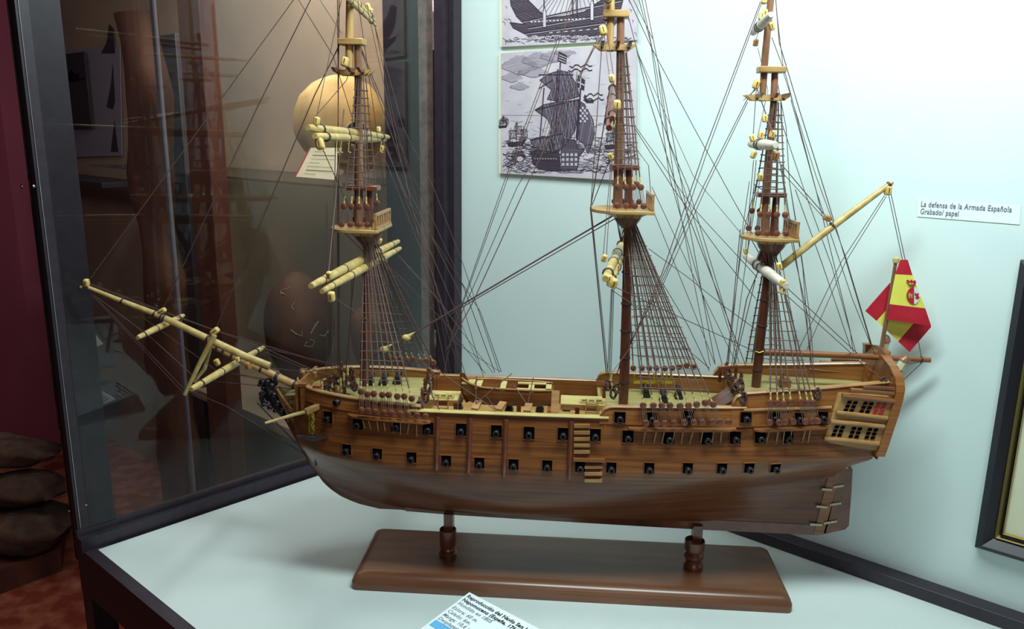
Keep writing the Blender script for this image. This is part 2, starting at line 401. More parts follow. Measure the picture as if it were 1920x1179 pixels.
def hull_rows(side):
    rows = []
    for j in range(NV+1):
        v = j/NV; row = []
        for i in range(NU+1):
            u = i/NU; u = u*u*(3-2*u)*.5+u*.5
            z = ZR; 
            sn = lerp(s_f(.28), s_a(.28), u); zt = sheer(sn); z = ZR+(zt-ZR)*(v**1.15)
            s = lerp(s_f(z), s_a(z), u); row.append(V((s, side*hb(s, z), z)))
        rows.append(row)
    return rows
mb = MB()
R_ = hull_rows(-1); Lr = hull_rows(1)
mb.grid(R_); mb.grid(Lr)
# transom closing
for j in range(NV):
    mb.add([R_[j][-1], R_[j+1][-1], Lr[j+1][-1], Lr[j][-1]], [(0, 1, 2, 3)])
    mb.add([R_[j][0], R_[j+1][0], Lr[j+1][0], Lr[j][0]], [(0, 1, 2, 3)])
mb.add([p for p in R_[0]]+[p for p in Lr[0]], [(i, i+1, NU+2+i, NU+1+i) for i in range(NU)])
hull = sp_(mb, 'hull', 'hull', ang=50)
def onhull(x, y, side=-1, off=0.0):
    t = -.08
    for _ in range(12):
        p = P(x, y, t); t = side*(hb(p[0], p[2])+off)
    return P(x, y, t)
def hnorm(p):
    e = .003; sd = -1 if p[1] < 0 else 1
    ds = (hb(p[0]+e, p[2])-hb(p[0]-e, p[2]))/(2*e); dz = (hb(p[0], p[2]+e)-hb(p[0], p[2]-e))/(2*e)
    return V((-ds, sd, -dz)).normalized()
# keel, stem, head knee
cut = [(515, 745), (525, 768), (535, 785), (546, 806), (558, 828), (571, 851), (583, 872), (596, 889), (612, 903), (630, 918), (650, 930), (674, 940), (700, 946), (735, 952), (770, 956)]
cp = [P(*c) for c in cut]
inner = [V((s_f(p[2])+.012 if p[2] < .235 else p[0]+.012, 0, p[2]+(.01 if p[2] < .105 else 0))) for p in cp]
mb = MB(); th = .0055
poly = [V((p[0], -th/2, p[2])) for p in cp]+[V((p[0], -th/2, p[2])) for p in reversed(inner)]
for i in range(len(cp)-1):
    q = [V((p[0], -th/2, p[2])) for p in (cp[i], cp[i+1], inner[i+1], inner[i])]; mb.prism(q, V((0, th, 0)))
sp_(mb, 'stem', 'red')
kb = [(-.245, .0905), (-.18, .088), (-.05, .086), (.10, .084), (.204, .083), (.30, .083), (.360, .083)]
mb = MB(); 
for (a, b), (c, d) in zip(kb, kb[1:]): mb.prism([V((a, -.0035, b)), V((c, -.0035, d)), V((c, -.0035, .099)), V((a, -.0035, .099))], V((0, .007, 0)))
sp_(mb, 'keel', 'red')
mb = MB(); mb.prism([V((.352, -.0042, .084)), V((.3655, -.0042, .084)), V((.3825, -.0042, .197)), V((.366, -.0042, .197))], V((0, .0084, 0))); sp_(mb, 'sternpost', 'wood')
rd = [P(x, y, -.003) for x, y in ((1576, 868), (1590, 866), (1597, 880), (1595, 920), (1590, 985), (1583, 992), (1546, 1000), (1573, 885))]
rd = [V((q[0]+.001, -.0045, q[2])) for q in rd]
mb = MB(); mb.prism([V((.365, -.003, .086)), V((.372, -.003, .086)), V((.389, -.003, .195)), V((.382, -.003, .195))], V((0, .006, 0))); sp_(mb, 'rudder_gap_shade', 'port')  # black bar painting the shade in the gap between sternpost and rudder
mb = MB(); mb.prism(rd, V((0, .009, 0))); rud = sp_(mb, 'rudder', 'red', bevel=.0008)
for (xa, ya, xb, yb) in ((1571, 878, 1590, 876), (1562, 913, 1582, 910), (1556, 946, 1577, 943), (1544, 981, 1569, 977)):
    mb = MB(); mb.bar(P(xa+1, ya, -.0055), P(xb, yb, -.0055), .001, .0032)
    for k in range(3): mb.ball(lerp(P(xa+1, ya, -.0062), P(xb, yb, -.0062), (k+.5)/3), .0008, n=6, m=4)
    sp_(mb, 'rudder_strap', 'pale', rud)
for (xa, ya, xb, yb) in ((1541, 917, 1560, 918), (1531, 949, 1551, 951), (1519, 983, 1541, 984)):
    mb = MB(); mb.bar(P(xa, ya, -.0065), P(xb, yb, -.0055), .001, .0032); sp_(mb, 'rudder_strap', 'pale')

# wales and rails along the side
def side_strip(name, mat, z0f, z1f, sa, sb, out, th, side=-1, n=50, inward=0.0):
    rows = []
    for i in range(n+1):
        s = lerp(sa, sb, i/n); z0 = z0f(s); z1 = z1f(s)
        h0 = hb(s, z0); h1 = hb(s, z1)
        rows.append([V((s, side*(h0+out), z0)), V((s, side*(h1+out), z1)), V((s, side*(h1+out-th), z1)), V((s, side*(h0+out-th), z0))])
    mb = MB(); mb.grid(rows, True); mb.add(rows[0], [(0, 1, 2, 3)]); mb.add(rows[-1], [(3, 2, 1, 0)])
    return sp_(mb, name, mat)
def side_rod(name, mat, zf, sa, sb, out, r, side=-1, n=50, flat=1.0, parent=None):
    pts = []
    for i in range(n+1):
        s = lerp(sa, sb, i/n); z = zf(s); pts.append(V((s, side*(hb(s, z)+out), z)))
    mb = MB(); rows = []
    for p in pts:
        rows.append([p+V((0, math.cos(2*math.pi*k/8)*r*flat, math.sin(2*math.pi*k/8)*r)) for k in range(8)])
    mb.grid(rows, True); mb.add(rows[0], [tuple(range(8))]); mb.add(rows[-1], [tuple(range(8))])
    return sp_(mb, name, mat)
for sd in (-1, 1):
    side_strip('forecastle_bulwark', 'bulwark', lambda s: sheer(s)-.012, lambda s: interp(s, [(-.39, .294), (-.3, .2895), (-.205, .2835)]), -.395, -.205, .0012, .005, sd)
    side_rod('caprail', 'rail', lambda s: interp(s, [(-.39, .295), (-.3, .2905), (-.205, .2845)]), -.397, -.205, -.001, .0022, sd, flat=2)
    side_rod('waist_rail', 'cream' if sd < 0 else 'rail', lambda s: .2785, -.222, .046, 0, .0020, sd, flat=2)
    zq = lambda s: interp(s, [(.034, .280), (.040, .289), (.048, .2922), (.22, .2945)])
    side_strip('quarterdeck_bulwark', 'bulwark', lambda s: .270, zq, .034, .226, .0012, .005, sd)
    side_rod('caprail', 'rail', lambda s: zq(s)+.001, .036, .226, -.001, .0022, sd, flat=2)
    zp = lambda s: interp(s, [(.206, .297), (.212, .308), (.222, .3135), (.315, .3205), (.422, .330)])
    side_strip('poop_bulwark', 'bulwark', lambda s: sheer(s)-.012, zp, .206, .424, .0018, .0055, sd)
    side_rod('caprail', 'rail', lambda s: zp(s)+.001, .208, .424, -.001, .0024, sd, flat=2)
    side_rod('sheer_moulding', 'rail', lambda s: interp(s, [(.22, .2925), (.35, .2975)]), .222, .338, .0025, .0022, sd)
# decks
def deck(name, mat, sa, sb, z, n=24, inset=.004, th=.002):
    a = []; b = []
    for i in range(n+1):
        s = lerp(sa, sb, i/n); h = max(.002, hb(s, z+.004)-inset); a.append(V((s, -h, z))); b.append(V((s, h, z)))
    mb = MB(); mb.grid([a, b]); mb.grid([[p-UZ*th for p in a], [p-UZ*th for p in b]]); return sp_(mb, name, mat)
deck('forecastle_deck', 'deck', -.385, -.212, .2745)
deck('waist_deck', 'platform', -.212, .045, .240)
side_strip('inner_side', 'bulwark', lambda s: .238, lambda s: .277, -.21, .044, -.004, .002, 1)
deck('quarterdeck', 'deck', .036, .232, .2695)
deck('poop_deck', 'deck', .222, .418, .303)
def planks_wall(name, mat, s, z0, z1, th=.003):
    h = hb(s, z0)-.004; mb = MB(); mb.box((s, 0, (z0+z1)/2), (th/2, h, (z1-z0)/2)); return sp_(mb, name, mat)
planks_wall('break_bulkhead', 'bulwark', -.212, .240, .2745); planks_wall('break_bulkhead', 'bulwark', .042, .240, .2695)
planks_wall('break_bulkhead', 'bulwark', .224, .2695, .303)
# gangways with grating along the waist
for sd in (-1,):
    mb = MB(); rows = []
    for i in range(30):
        s = lerp(-.205, .04, i/29); h = hb(s, .277); rows.append([V((s, sd*(h-.001), .2770)), V((s, sd*(h-.0135), .2770)), V((s, sd*(h-.0135), .2745)), V((s, sd*(h-.001), .2745))])
    mb.grid(rows, True); g_ = sp_(mb, 'gangway', 'cream')
    if sd < 0:
        mb = MB()
        for sg0, sg1 in ((-.178, -.12), (-.105, -.055), (-.045, .0)):
            s = sg0
            while s < sg1:
                h = hb(s, .277)-.0065; mb.box((s, -h, .2778), (.0008, .0035, .0009)); s += .0031
        sp_(mb, 'grating', 'rail', g_)
# cross platforms before and abaft the boat, ladders, beams
def slab(name, mat, sA, sB, tA, tB, z, th=.004, parent=None): 
    mb = MB(); mb.box(((sA+sB)/2, (tA+tB)/2, z-th/2), ((sB-sA)/2, (tB-tA)/2, th/2)); return sp_(mb, name, mat, parent)
def hatch(name, sA, sB, tA, tB, z):
    f = slab(name, 'rail', sA, sB, tA, tB, z+.002, .004)
    return f
slab('waist_platform', 'cream', -.205, -.163, -.030, .012, .2765)
slab('waist_platform', 'rail', -.206, -.162, -.032, -.029, .2770, .008)
slab('waist_platform', 'cream', -.018, .044, -.028, .012, .2765)
slab('waist_platform', 'rail', -.018, .044, -.030, -.027, .2770, .008)
def hole(sA, sB, tA, tB, z):
    mb = MB(); mb.box(((sA+sB)/2, (tA+tB)/2, z+.0005), ((sB-sA)/2, (tB-tA)/2, .0006)); o = sp_(mb, 'hatch', 'port')
    mb = MB()
    for t in (tA, tB): mb.box(((sA+sB)/2, t, z+.0015), ((sB-sA)/2+.001, .001, .0016))
    for s in [lerp(sA, sB, i/3) for i in range(4)]: mb.box((s, (tA+tB)/2, z+.0015), (.001, (tB-tA)/2, .0016))
    sp_(mb, 'hatch_frame', 'cream', o)
hole(-.198, -.170, -.024, -.014, .2765); hole(.010, .040, -.022, -.012, .2765)
def ladder(a, b, wdt, side, n=4, mat='rail'):
    mb = MB(); d = V(side)*wdt/2; a = V(a); b = V(b)
    for k in (-1, 1): mb.bar(a+d*k, b+d*k, .0014, .003, UZ)
    for i in range(n):
        p = lerp(a, b, (i+.6)/n); mb.bar(p-d, p+d, .003, .0012)
    return sp_(mb, 'ladder', mat)
ladder(P(831, 742, -.033), V((P(831, 742, -.033)[0], -.040, .241)), .014, (1, 0, 0)); ladder(P(1110, 748, -.033), V((P(1110, 748, -.033)[0], -.042, .241)), .016, (1, 0, 0))
for x in (855, 973, 1083):
    mb = MB(); p = P(x, 748, -.03); mb.box((p[0], -.03, .257), (.003, .003, .017)); sp_(mb, 'stanchion', 'red')
for (xa, ya, xb, yb) in ((890, 767, 898, 752), (934, 768, 944, 754), (988, 771, 992, 757)):
    mb = MB(); q1 = P(xa, ya, -.068); q2 = P(xb, yb, -.052); mb.bar(q1, q2, .010, .003); sp_(mb, 'boat_skid', 'rail')
mb = MB(); mb.bar(P(1040, 772, -.068), P(1042, 732, -.055), .0105, .003, V((0, -1, 0))); sp_(mb, 'boat_skid', 'rail')
slab('skid_beam', 'wood', -.105, -.099, -.07, .07, .272, .004); slab('skid_beam', 'wood', -.036, -.030, -.07, .07, .272, .004)

# head: knee, gratings, rails, figurehead
hk = [(492, 738), (506, 752), (515, 745), (535, 785), (560, 820), (592, 800), (592, 742), (575, 775), (552, 773), (535, 755), (520, 728), (503, 716)]
mb = MB(); kn = [(500, 720), (518, 727), (533, 755), (548, 776), (565, 800), (585, 812), (592, 850), (560, 830), (535, 786), (515, 752)]
kp = [P(*q) for q in kn]; mb.prism([V((q[0], -.0025, q[2])) for q in kp], V((0, .005, 0))); sp_(mb, 'head_knee', 'red')
for sd in (-1, 1):
    for (pts, r) in (([(519, 728), (530, 745), (545, 765), (562, 774), (585, 772), (604, 762)], .0016), ([(521, 738), (535, 766), (552, 788), (572, 800), (596, 798), (606, 786)], .0015), ([(524, 748), (540, 778), (556, 798), (574, 806), (592, 800), (603, 790)], .0013)):
        m_ = len(pts); ps = []
        for i, c in enumerate(pts):
            t = sd*(.004+.042*(i/(m_-1))**1.3); q = P(c[0], c[1], -abs(t)); ps.append(V((q[0], t, q[2])))
        mb = MB(); mb.tube(ps, r, 6); sp_(mb, 'head_rail', 'rail')
    mb = MB()
    for i, x in enumerate((540, 553, 566, 580)):
        t = sd*(.010+.009*i); a = P(x, 742, -abs(t)); b = P(x, 790, -abs(t)); mb.bar(V((a[0], t, a[2])), V((b[0], t, b[2])), .002, .002)
    for y in (742, 757):
        a = P(533, y, -.008); b = P(592, y-2, -.045); mb.bar(V((a[0], sd*.008, a[2])), V((b[0], sd*.045, b[2])), .0014, .0022)
    sp_(mb, 'head_timbers', 'rail')
mb = MB(); mb.prism([P(534, 741, -.010), P(592, 738, -.046), V((P(592, 738, -.046)[0], .046, P(592, 738, -.046)[2])), V((P(534, 741, -.010)[0], .010, P(534, 741, -.010)[2]))], V((0, 0, -.0015))); sp_(mb, 'head_grating', 'deck')
mb = MB(); pts = [(536, 782), (527, 770), (519, 757), (511, 742), (505, 730), (499, 720)]
mb.tube([P(*q) for q in pts], [.0045, .0065, .0075, .0085, .008, .005], 10)
for (x, y, r, t) in ((492, 717, .0062, 0), (501, 716, .0050, -.004), (509, 723, .0055, -.006), (494, 728, .0042, -.003), (491, 746, .0045, -.004), (497, 754, .0042, -.006), (489, 738, .0035, -.002), (513, 740, .005, -.008), (520, 755, .005, -.007), (506, 764, .0045, -.006), (528, 768, .0045, -.006), (516, 770, .004, -.005), (493, 760, .0028, -.004), (535, 780, .004, -.004), (486, 722, .003, -.002)):
    for sd in (1, -1): 
        q = P(x, y, t); mb.ball(V((q[0], t*sd, q[2])), r, (1, .8, .85), 8, 6)
mb.tube([P(497, 735, -.006), P(489, 745, -.010), P(492, 757, -.010), P(501, 760, -.008)], [.003, .0028, .0025, .002], 6)
sp_(mb, 'figurehead', 'black')
mb = MB(); mb.bar(P(573, 772, -.072), P(607, 757, -.055), .007, .008); sp_(mb, 'cathead', 'rail', bevel=.0006)
mb = MB(); mb.tube([P(497, 793, -.075), P(552, 777, -.055), P(580, 770, -.045)], [.0018, .0026, .003], 8); sp_(mb, 'boomkin', 'yard')
mb = MB()
for i in range(12):
    a = P(586+(i % 2), 775+i*3.4, -.073); mb.tube([a+V((.0018*math.cos(k*math.pi/3+i), .0012*(i % 2), .0026*math.sin(k*math.pi/3))) for k in range(7)], .00055, 4)
for i in range(10):
    a = P(580+(i % 2), 778+i*3.6, -.071); mb.tube([a+V((.0014*math.cos(k*math.pi/3+i), .0012*(i % 2), .0024*math.sin(k*math.pi/3))) for k in range(7)], .0005, 4)
sp_(mb, 'anchor_chain', 'chain')
anc = MB(); a = P(557, 817, -.078); b = P(616, 818, -.074); c_ = P(587, 824, -.076)
anc.tube([a, lerp(a, b, .25)+UZ*-.002, c_+UZ*.001, lerp(a, b, .75)+UZ*-.002, b], [.0012, .0025, .0035, .0025, .0012], 8)
anchor = sp_(anc, 'anchor', 'black')
sh_ = [onhull(589, 818, -1, .003), onhull(590, 840, -1, .002), onhull(592, 872, -1, .001)]
mb = MB(); mb.tube([P(588, 812, -.075)]+sh_, [.0014, .0015, .0014, .0018], 8); sp_(mb, 'anchor_shank', 'black', anchor)
# beakhead bulkhead
mb = MB(); mb.box((-.3875, 0, .277), (.002, .045, .020)); sp_(mb, 'beakhead_bulkhead', 'bulwark')
for x, y, t in ((570, 745, -.044), (596, 748, -.05), (571, 735, .02)):
    q = P(x, y, t); mb = MB(); mb.box((q[0], t, .278), (.004, .004, .018)); mb.box((q[0], t, .297), (.005, .005, .002)); sp_(mb, 'knighthead', 'wood')

# gun ports and guns
def gun(p, n, L_=.011, r=.0041, parent=None, nm='cannon'):
    mb = MB(); prof = [(r*.95, -.006), (r*.9, 0), (r*.82, L_*.55), (r*1.12, L_*.66), (r*1.12, L_*.8), (r*.95, L_*.86), (r*1.0, L_), (r*.5, L_), (r*.45, L_*.7)]
    mb.lathe(prof, p, n, 12); return sp_(mb, nm, 'black', parent)
low = [(651, 842), (708, 850), (772, 857), (837, 863), (899, 867), (963, 870), (1026, 872), (1088, 874), (1146, 876), (1217, 877), (1289, 877), (1353, 877), (1404, 876), (1453, 876)]
mid = [(616, 782), (672, 793), (744, 797), (803, 803), (865, 805), (931, 808), (992, 811), (1056, 813), (1116, 815), (1177, 818), (1254, 820), (1325, 821), (1378, 820), (1425, 819), (1476, 819)]
upp = [(1162, 782), (1222, 783), (1290, 780), (1398, 782), (1451, 782), (1497, 783), (1541, 781)]
for row, sz in ((low, (.0066, .0072)), (mid, (.0073, .0082)), (upp, (.0073, .0072))):
    for (x, y) in row:
        p = onhull(x, y, -1, .0022 if row is upp else 0); n = hnorm(p); 
        for sd in ((-1, 1) if True else (-1,)):
            pp = V((p[0], -sd*-p[1], p[2])) if sd < 0 else V((p[0], -p[1], p[2])); pp = V((p[0], p[1]*(1 if sd < 0 else -1), p[2])); nn = V((n[0], n[1]*(1 if sd < 0 else -1), n[2]))
            tx = V((1, 0, 0)); tx = (tx-nn*tx.dot(nn)).normalized(); tz = nn.cross(tx)
            if tz.z < 0: tz = -tz
            if sd > 0 : continue
            mb = MB(); mb.obox(pp+nn*.0002, (tx, tz, nn), (sz[0], sz[1], .0010)); gp = sp_(mb, 'gunport', 'port')  # flat black panel paints the shade of an open port recess
            mb = MB(); w_ = .0004; e = .0006
            mb.obox(pp+tz*(sz[1]+w_)+nn*e, (tx, tz, nn), (sz[0]+w_*2, w_, .0012)); mb.obox(pp-tz*(sz[1]+w_)+nn*e, (tx, tz, nn), (sz[0]+w_*2, w_, .0012))
            mb.obox(pp+tx*(sz[0]+w_)+nn*e, (tx, tz, nn), (w_, sz[1], .0012)); mb.obox(pp-tx*(sz[0]+w_)+nn*e, (tx, tz, nn), (w_, sz[1], .0012)); sp_(mb, 'port_frame', 'hull', gp)
            dirn = (V((nn[0]*.4, nn[1], 0))).normalized(); gun(pp-tz*.001, dirn, parent=gp)
# deck guns with carriages
def deckgun(s, t, z, dr=-1, sc=1.0):
    mb = MB(); mb.box((s, t, z+.004), (.0045, .008, .003)); 
    for a in (-1, 1):
        for b in (-1, 1): mb.lathe([(.002, -.001), (.002, .001)], (s+a*.005, t+b*.005, z+.002), (1, 0, 0), 10)
    c = sp_(mb, 'gun_carriage', 'black'); gun(V((s, t, z+.009)), V((0, dr, .08)), .018*sc, .0042*sc, parent=c)
for (x, y, t, z) in ((693, 712, .045, .2745), (719, 712, .0, .2745), (745, 710, .045, .2745), (1211, 735, .045, .2695), (1272, 738, .04, .2695), (1244, 745, -.01, .2695), (860, 760, .05, .24), (1012, 762, .05, .24), (1062, 760, .05, .24), (955, 762, .05, .24)):
    q = PZ(x, y+8, z); deckgun(q[0], min(.055, max(-.05, q[1])), z, 1)
gun(P(648, 745, -.058), V((-.45, -.9, -.1)).normalized(), .022, .0042)

# fenders, boarding steps
for (xa, ya, xb, yb) in ((821, 781, 818, 881), (882, 784, 878, 886), (949, 786, 944, 893), (1071, 789, 1067, 898)):
    mb = MB(); pts = [onhull(lerp(xa, xb, i/10), lerp(ya, yb, i/10), -1, .0015) for i in range(11)]; mb.tube(pts, [.0035]*10+[.003], 8); sp_(mb, 'fender', 'red')
def step(xa, xb, y, th=.0042, d=.006):
    mb = MB(); a = onhull(xa, y, -1, .002); b = onhull(xb, y, -1, .002); mb.bar(a, b, d, th); sp_(mb, 'boarding_step', 'rail')
for y in (798, 810, 822, 834, 846): step(1076, 1106, y)
mb = MB(); a = onhull(1075, 860, -1, .003); b = onhull(1134, 862, -1, .003); mb.bar(a, b, .010, .0035); sp_(mb, 'step_landing', 'wood')
for y in (874, 887, 900): step(1096, 1129, y)

# channels, deadeyes, shrouds
def deadeye(p, r=.0046, nrm=V((0, -1, 0)), mat='deadeye'):
    mb = MB(); mb.lathe([(r*.55, -r*.55), (r*.9, -r*.42), (r, -r*.12), (r, r*.12), (r*.9, r*.42), (r*.55, r*.55)], p, nrm, 12)
    x, y = perp(nrm)
    o = sp_(mb, 'deadeye', mat)
    return o
def rope(pts, r=.00055, name='rigging_line', mat='rope', n=5, parent=None, sag=0.0):
    P_ = []
    for q in pts:
        P_.append(q if isinstance(q, V) else (P(*q) if len(q) == 3 else P(q[0], q[1], 0)))
    if sag:
        out = []
        for a, b in zip(P_, P_[1:]):
            for i in range(8): out.append(lerp(a, b, i/8)-UZ*(sag*4*(i/8)*(1-i/8)))
        out.append(P_[-1]); P_ = out
    mb = MB(); mb.tube(P_, r, n); return sp_(mb, name, mat, parent)
ratcount = [0]; ratstuff = MB()
def ratlines(sh, z0, z1, n, r=.00062, over=.0025, individual=True, wob=.0006):
    for i in range(n):
        z = lerp(z0, z1, (i+.5)/n); pts = []
        for a, b in sh:
            if abs(b.z-a.z) < 1e-6: continue
            f = (z-a.z)/(b.z-a.z)
            if f < -.02 or f > 1.02: continue
            pts.append(lerp(a, b, f)+UZ*random.uniform(-wob, wob))
        if len(pts) < 2: continue
        d0 = (pts[0]-pts[1]).normalized(); d1 = (pts[-1]-pts[-2]).normalized()
        pts = [pts[0]+d0*over]+pts+[pts[-1]+d1*over]
        if individual and ratcount[0] < 100:
            mb = MB(); mb.tube(pts, r, 4); sp_(mb, 'ratline', 'rope2'); ratcount[0] += 1
        else: ratstuff.tube(pts, r, 4)
def seizing(p, d, L_=.010, r=.0011):
    mb = MB(); mb.tube([p, p+d*L_*.5, p+d*L_], [r*1.2, r*.8, r*1.1], 6); sp_(mb, 'seizing', 'seize')
def channel(xa, ya, xb, yb, sd=-1, w_=.012):
    a = onhull(xa, ya); b = onhull(xb, yb); rows = []
    for i in range(13):
        s = lerp(a[0], b[0], i/12); z = lerp(a[2], b[2], i/12); h = hb(s, z); ww = w_*(.55 if i in (0, 12) else 1)
        rows.append([V((s, sd*(h-.002), z+.0012)), V((s, sd*(h+ww), z+.0012)), V((s, sd*(h+ww), z-.0014)), V((s, sd*(h-.002), z-.0014))])
    mb = MB(); mb.grid(rows, True); mb.add(rows[0], [(0, 1, 2, 3)]); mb.add(rows[-1], [(3, 2, 1, 0)]); return sp_(mb, 'channel', 'wood')
def gang(lowpx, uppx, top, ch, plates, nr, tl=-.093, tu=-.085, mirror_px=None, rs=.00098, nlan=3):
    for sd in (-1, 1):
        sh = []
        for i, (x, y) in enumerate(uppx):
            lx, ly = lowpx[i]; lo = P(lx, ly, tl); up = P(x, y, tu); tp = V((top[0]+(i-len(uppx)/2)*.0012, -.006, top[2]+(i % 3)*.003))
            if sd > 0: lo = V((lo[0], -lo[1], lo[2])); up = V((up[0], -up[1], up[2])); tp = V((tp[0], -tp[1], tp[2]))
            nr_ = V((0, -1 if sd < 0 else 1, 0))
            deadeye(lo, nrm=nr_); deadeye(up, nrm=nr_)
            mb = MB()
            for k in range(nlan):
                o = V((1, 0, 0))*(k-1)*.0026; mb.tube([lo+o, up+o*.9], .00045, 4)
            sp_(mb, 'lanyard', 'rope2')
            d = (tp-up).normalized(); seizing(up+d*.004, d)
            rope([up, tp], rs, 'shroud', 'rope2'); sh.append((up, tp))
        zl = max(a.z for a, b in sh)+.009; ratlines(sh, zl, top[2]-.022, nr, individual=True)
    ext = [(lx, ly) for lx, ly in lowpx[len(uppx):]]
    for (lx, ly) in ext: deadeye(P(lx, ly, tl))
    for (xa, ya, xb, yb) in plates:
        a = onhull(xa, ya, -1, .010); b = onhull(xb, yb, -1, .001); mb = MB(); mb.tube([a, lerp(a, b, .9)], .0009, 5); mb.ball(b, .0014, n=6, m=4); sp_(mb, 'chain_plate', 'rail')
    
foreL = [(678, 769), (690, 770), (704, 772), (720, 774), (734, 775), (751, 776), (765, 777), (782, 779)]
foreU = [(677, 734), (689, 739), (701, 738), (717, 740), (729, 740), (745, 743), (758, 743), (772, 747)]
channel(654, 775, 808, 789)
gang(foreL+[(798, 781)], foreU, P(691, 441), None, [(680, 788, 684, 801), (691, 789, 695, 803), (707, 790, 709, 807), (720, 792, 722, 807), (735, 793, 738, 810), (751, 793, 751, 814), (767, 794, 764, 812), (781, 796, 781, 816)], 14)
mainL = [(1211, 793), (1231, 794), (1246, 794), (1264, 793), (1283, 792), (1301, 792), (1317, 792), (1336, 791), (1350, 791), (1366, 791)]
mainU = [(1206, 760), (1225, 760), (1241, 760), (1256, 760), (1275, 761), (1291, 760), (1306, 758), (1322, 755), (1337, 758)]
channel(1178, 801, 1379, 802); channel(1178, 801, 1379, 802, 1)
gang(mainL, mainU, P(1181, 418), None, [(1210, 808, 1206, 830), (1231, 808, 1226, 830), (1246, 808, 1241, 830), (1265, 808, 1261, 829), (1281, 808, 1277, 830), (1300, 808, 1293, 830), (1318, 808, 1314, 829), (1338, 808, 1335, 829), (1353, 808, 1351, 829)], 15)
mizL = [(1443, 792), (1461, 792), (1472, 791), (1487, 790), (1510, 790), (1523, 789), (1533, 789)]
mizU = [(1445, 755), (1458, 755), (1470, 757), (1483, 754), (1502, 754), (1515, 755), (1525, 755)]
channel(1412, 803, 1552, 797); channel(1412, 803, 1552, 797, 1); channel(654, 775, 808, 789, 1)
gang(mizL, mizU, P(1446, 470), None, [(1443, 806, 1437, 829), (1460, 806, 1455, 830), (1471, 806, 1468, 830), (1485, 806, 1480, 831), (1511, 804, 1504, 828), (1520, 804, 1515, 828)], 13, tl=-.085, tu=-.078)

# ---------------- masts
def mast(pts, rs, mat, name='mast', par=None, n=16):
    mb = MB(); mb.tube(pts, rs, n); return sp_(mb, name, mat, par)
def to_mesh(o, width=None):
    SC.view_layers[0].update(); dg = bpy.context.evaluated_depsgraph_get(); me = bpy.data.meshes.new_from_object(o.evaluated_get(dg)); n = bpy.data.objects.new('lettering', me); COL.objects.link(n)
    n.parent = o.parent; n.matrix_parent_inverse = o.matrix_parent_inverse; n.matrix_basis = o.matrix_basis; c = o.data
    if width:
        xs = [v.co.x for v in me.vertices]; k = width/(max(xs)-min(xs))
        for v in me.vertices: v.co.x *= k
    bpy.data.objects.remove(o); bpy.data.curves.remove(c); return n
def band(p, d, r, name='mast_band', mat='band', h=.003, par=None):
    mb = MB(); mb.lathe([(r, -h/2), (r*1.06, -h/4), (r*1.06, h/4), (r, h/2)], p, d, 14); return sp_(mb, name, mat, par)
def capbar(xa, xb, y, t=.010, h=.0075, mat='platform', nm='mast_cap', wt=.011):
    a = P(xa, y); b = P(xb, y); mb = MB(); mb.box(((a[0]+b[0])/2, 0, (a[2]+b[2])/2), ((b[0]-a[0])/2, wt, h/2)); return sp_(mb, nm, mat, bevel=.0012)
def crosstree(xa, xb, y, xf, xm):
    a = P(xa, y-5); b = P(xb, y-5); z = (a[2]+b[2])/2; mb = MB()
    for t in (-.008, .008):
        mb.prism([V((a[0], t-.0015, z+.003)), V((b[0], t-.0015, z+.003)), V((b[0]-.010, t-.0015, z-.004)), V((a[0]+.010, t-.0015, z-.004))], V((0, .003, 0)))
    o = sp_(mb, 'trestletree', 'platform')
    mb = MB()
    for x in (xf-16, xf+12, xm+14):
        q = P(x, y); mb.prism([V((q[0]-.002, -.038, z+.004)), V((q[0]-.002, .038, z+.004)), V((q[0]-.002, .028, z-.001)), V((q[0]-.002, -.028, z-.001))], V((.004, 0, 0)))
    sp_(mb, 'crosstree', 'red'); return z
def top_platform(xa, xb, y, mast_s, t_=.045):
    a = P(xa, y); b = P(xb, y); z = (a[2]+b[2])/2; ln = b[0]-a[0]; out = []
    for k in range(-8, 9):
        th_ = k/8*math.pi/2; out.append(V((a[0]+ln*.45*(1-math.cos(th_)), math.sin(th_)*t_, z)))
    out += [V((b[0], t_, z)), V((b[0], -t_, z))]
    mb = MB(); mb.prism([p-UZ*.0045 for p in out], UZ*.0045); pl = sp_(mb, 'fighting_top', 'platform', bevel=.0008)
    ins = [V((lerp(mast_s, p[0], .72), p[1]*.8, z-.005)) for p in out]; ins2 = [V((lerp(mast_s, p[0], .34), p[1]*.3, z-.013)) for p in out]
    mb = MB(); mb.grid([ins, ins2], True); mb.f.append(tuple(range(len(ins)+len(ins2)-1, len(ins)-1, -1))); sp_(mb, 'top_bracket', 'platform', pl)
    # hound bulb
    mb = MB(); mb.tube([V((mast_s, 0, z-.008)), V((mast_s, 0, z-.016)), V((mast_s+.001, 0, z-.026))], [.020, .017, .009], 14); sp_(mb, 'mast_bibs', 'mastlow', pl)
    # aft rail
    mb = MB(); s = b[0]-.003; mb.box((s, 0, z+.020), (.0018, t_-.002, .0018)); mb.box((s, 0, z+.002), (.002, t_-.002, .0015))
    for i in range(7): mb.box((s, lerp(-t_+.004, t_-.004, i/6), z+.010), (.0016, .0018, .010))
    sp_(mb, 'top_rail', 'rail', pl); return z, a[0], b[0]
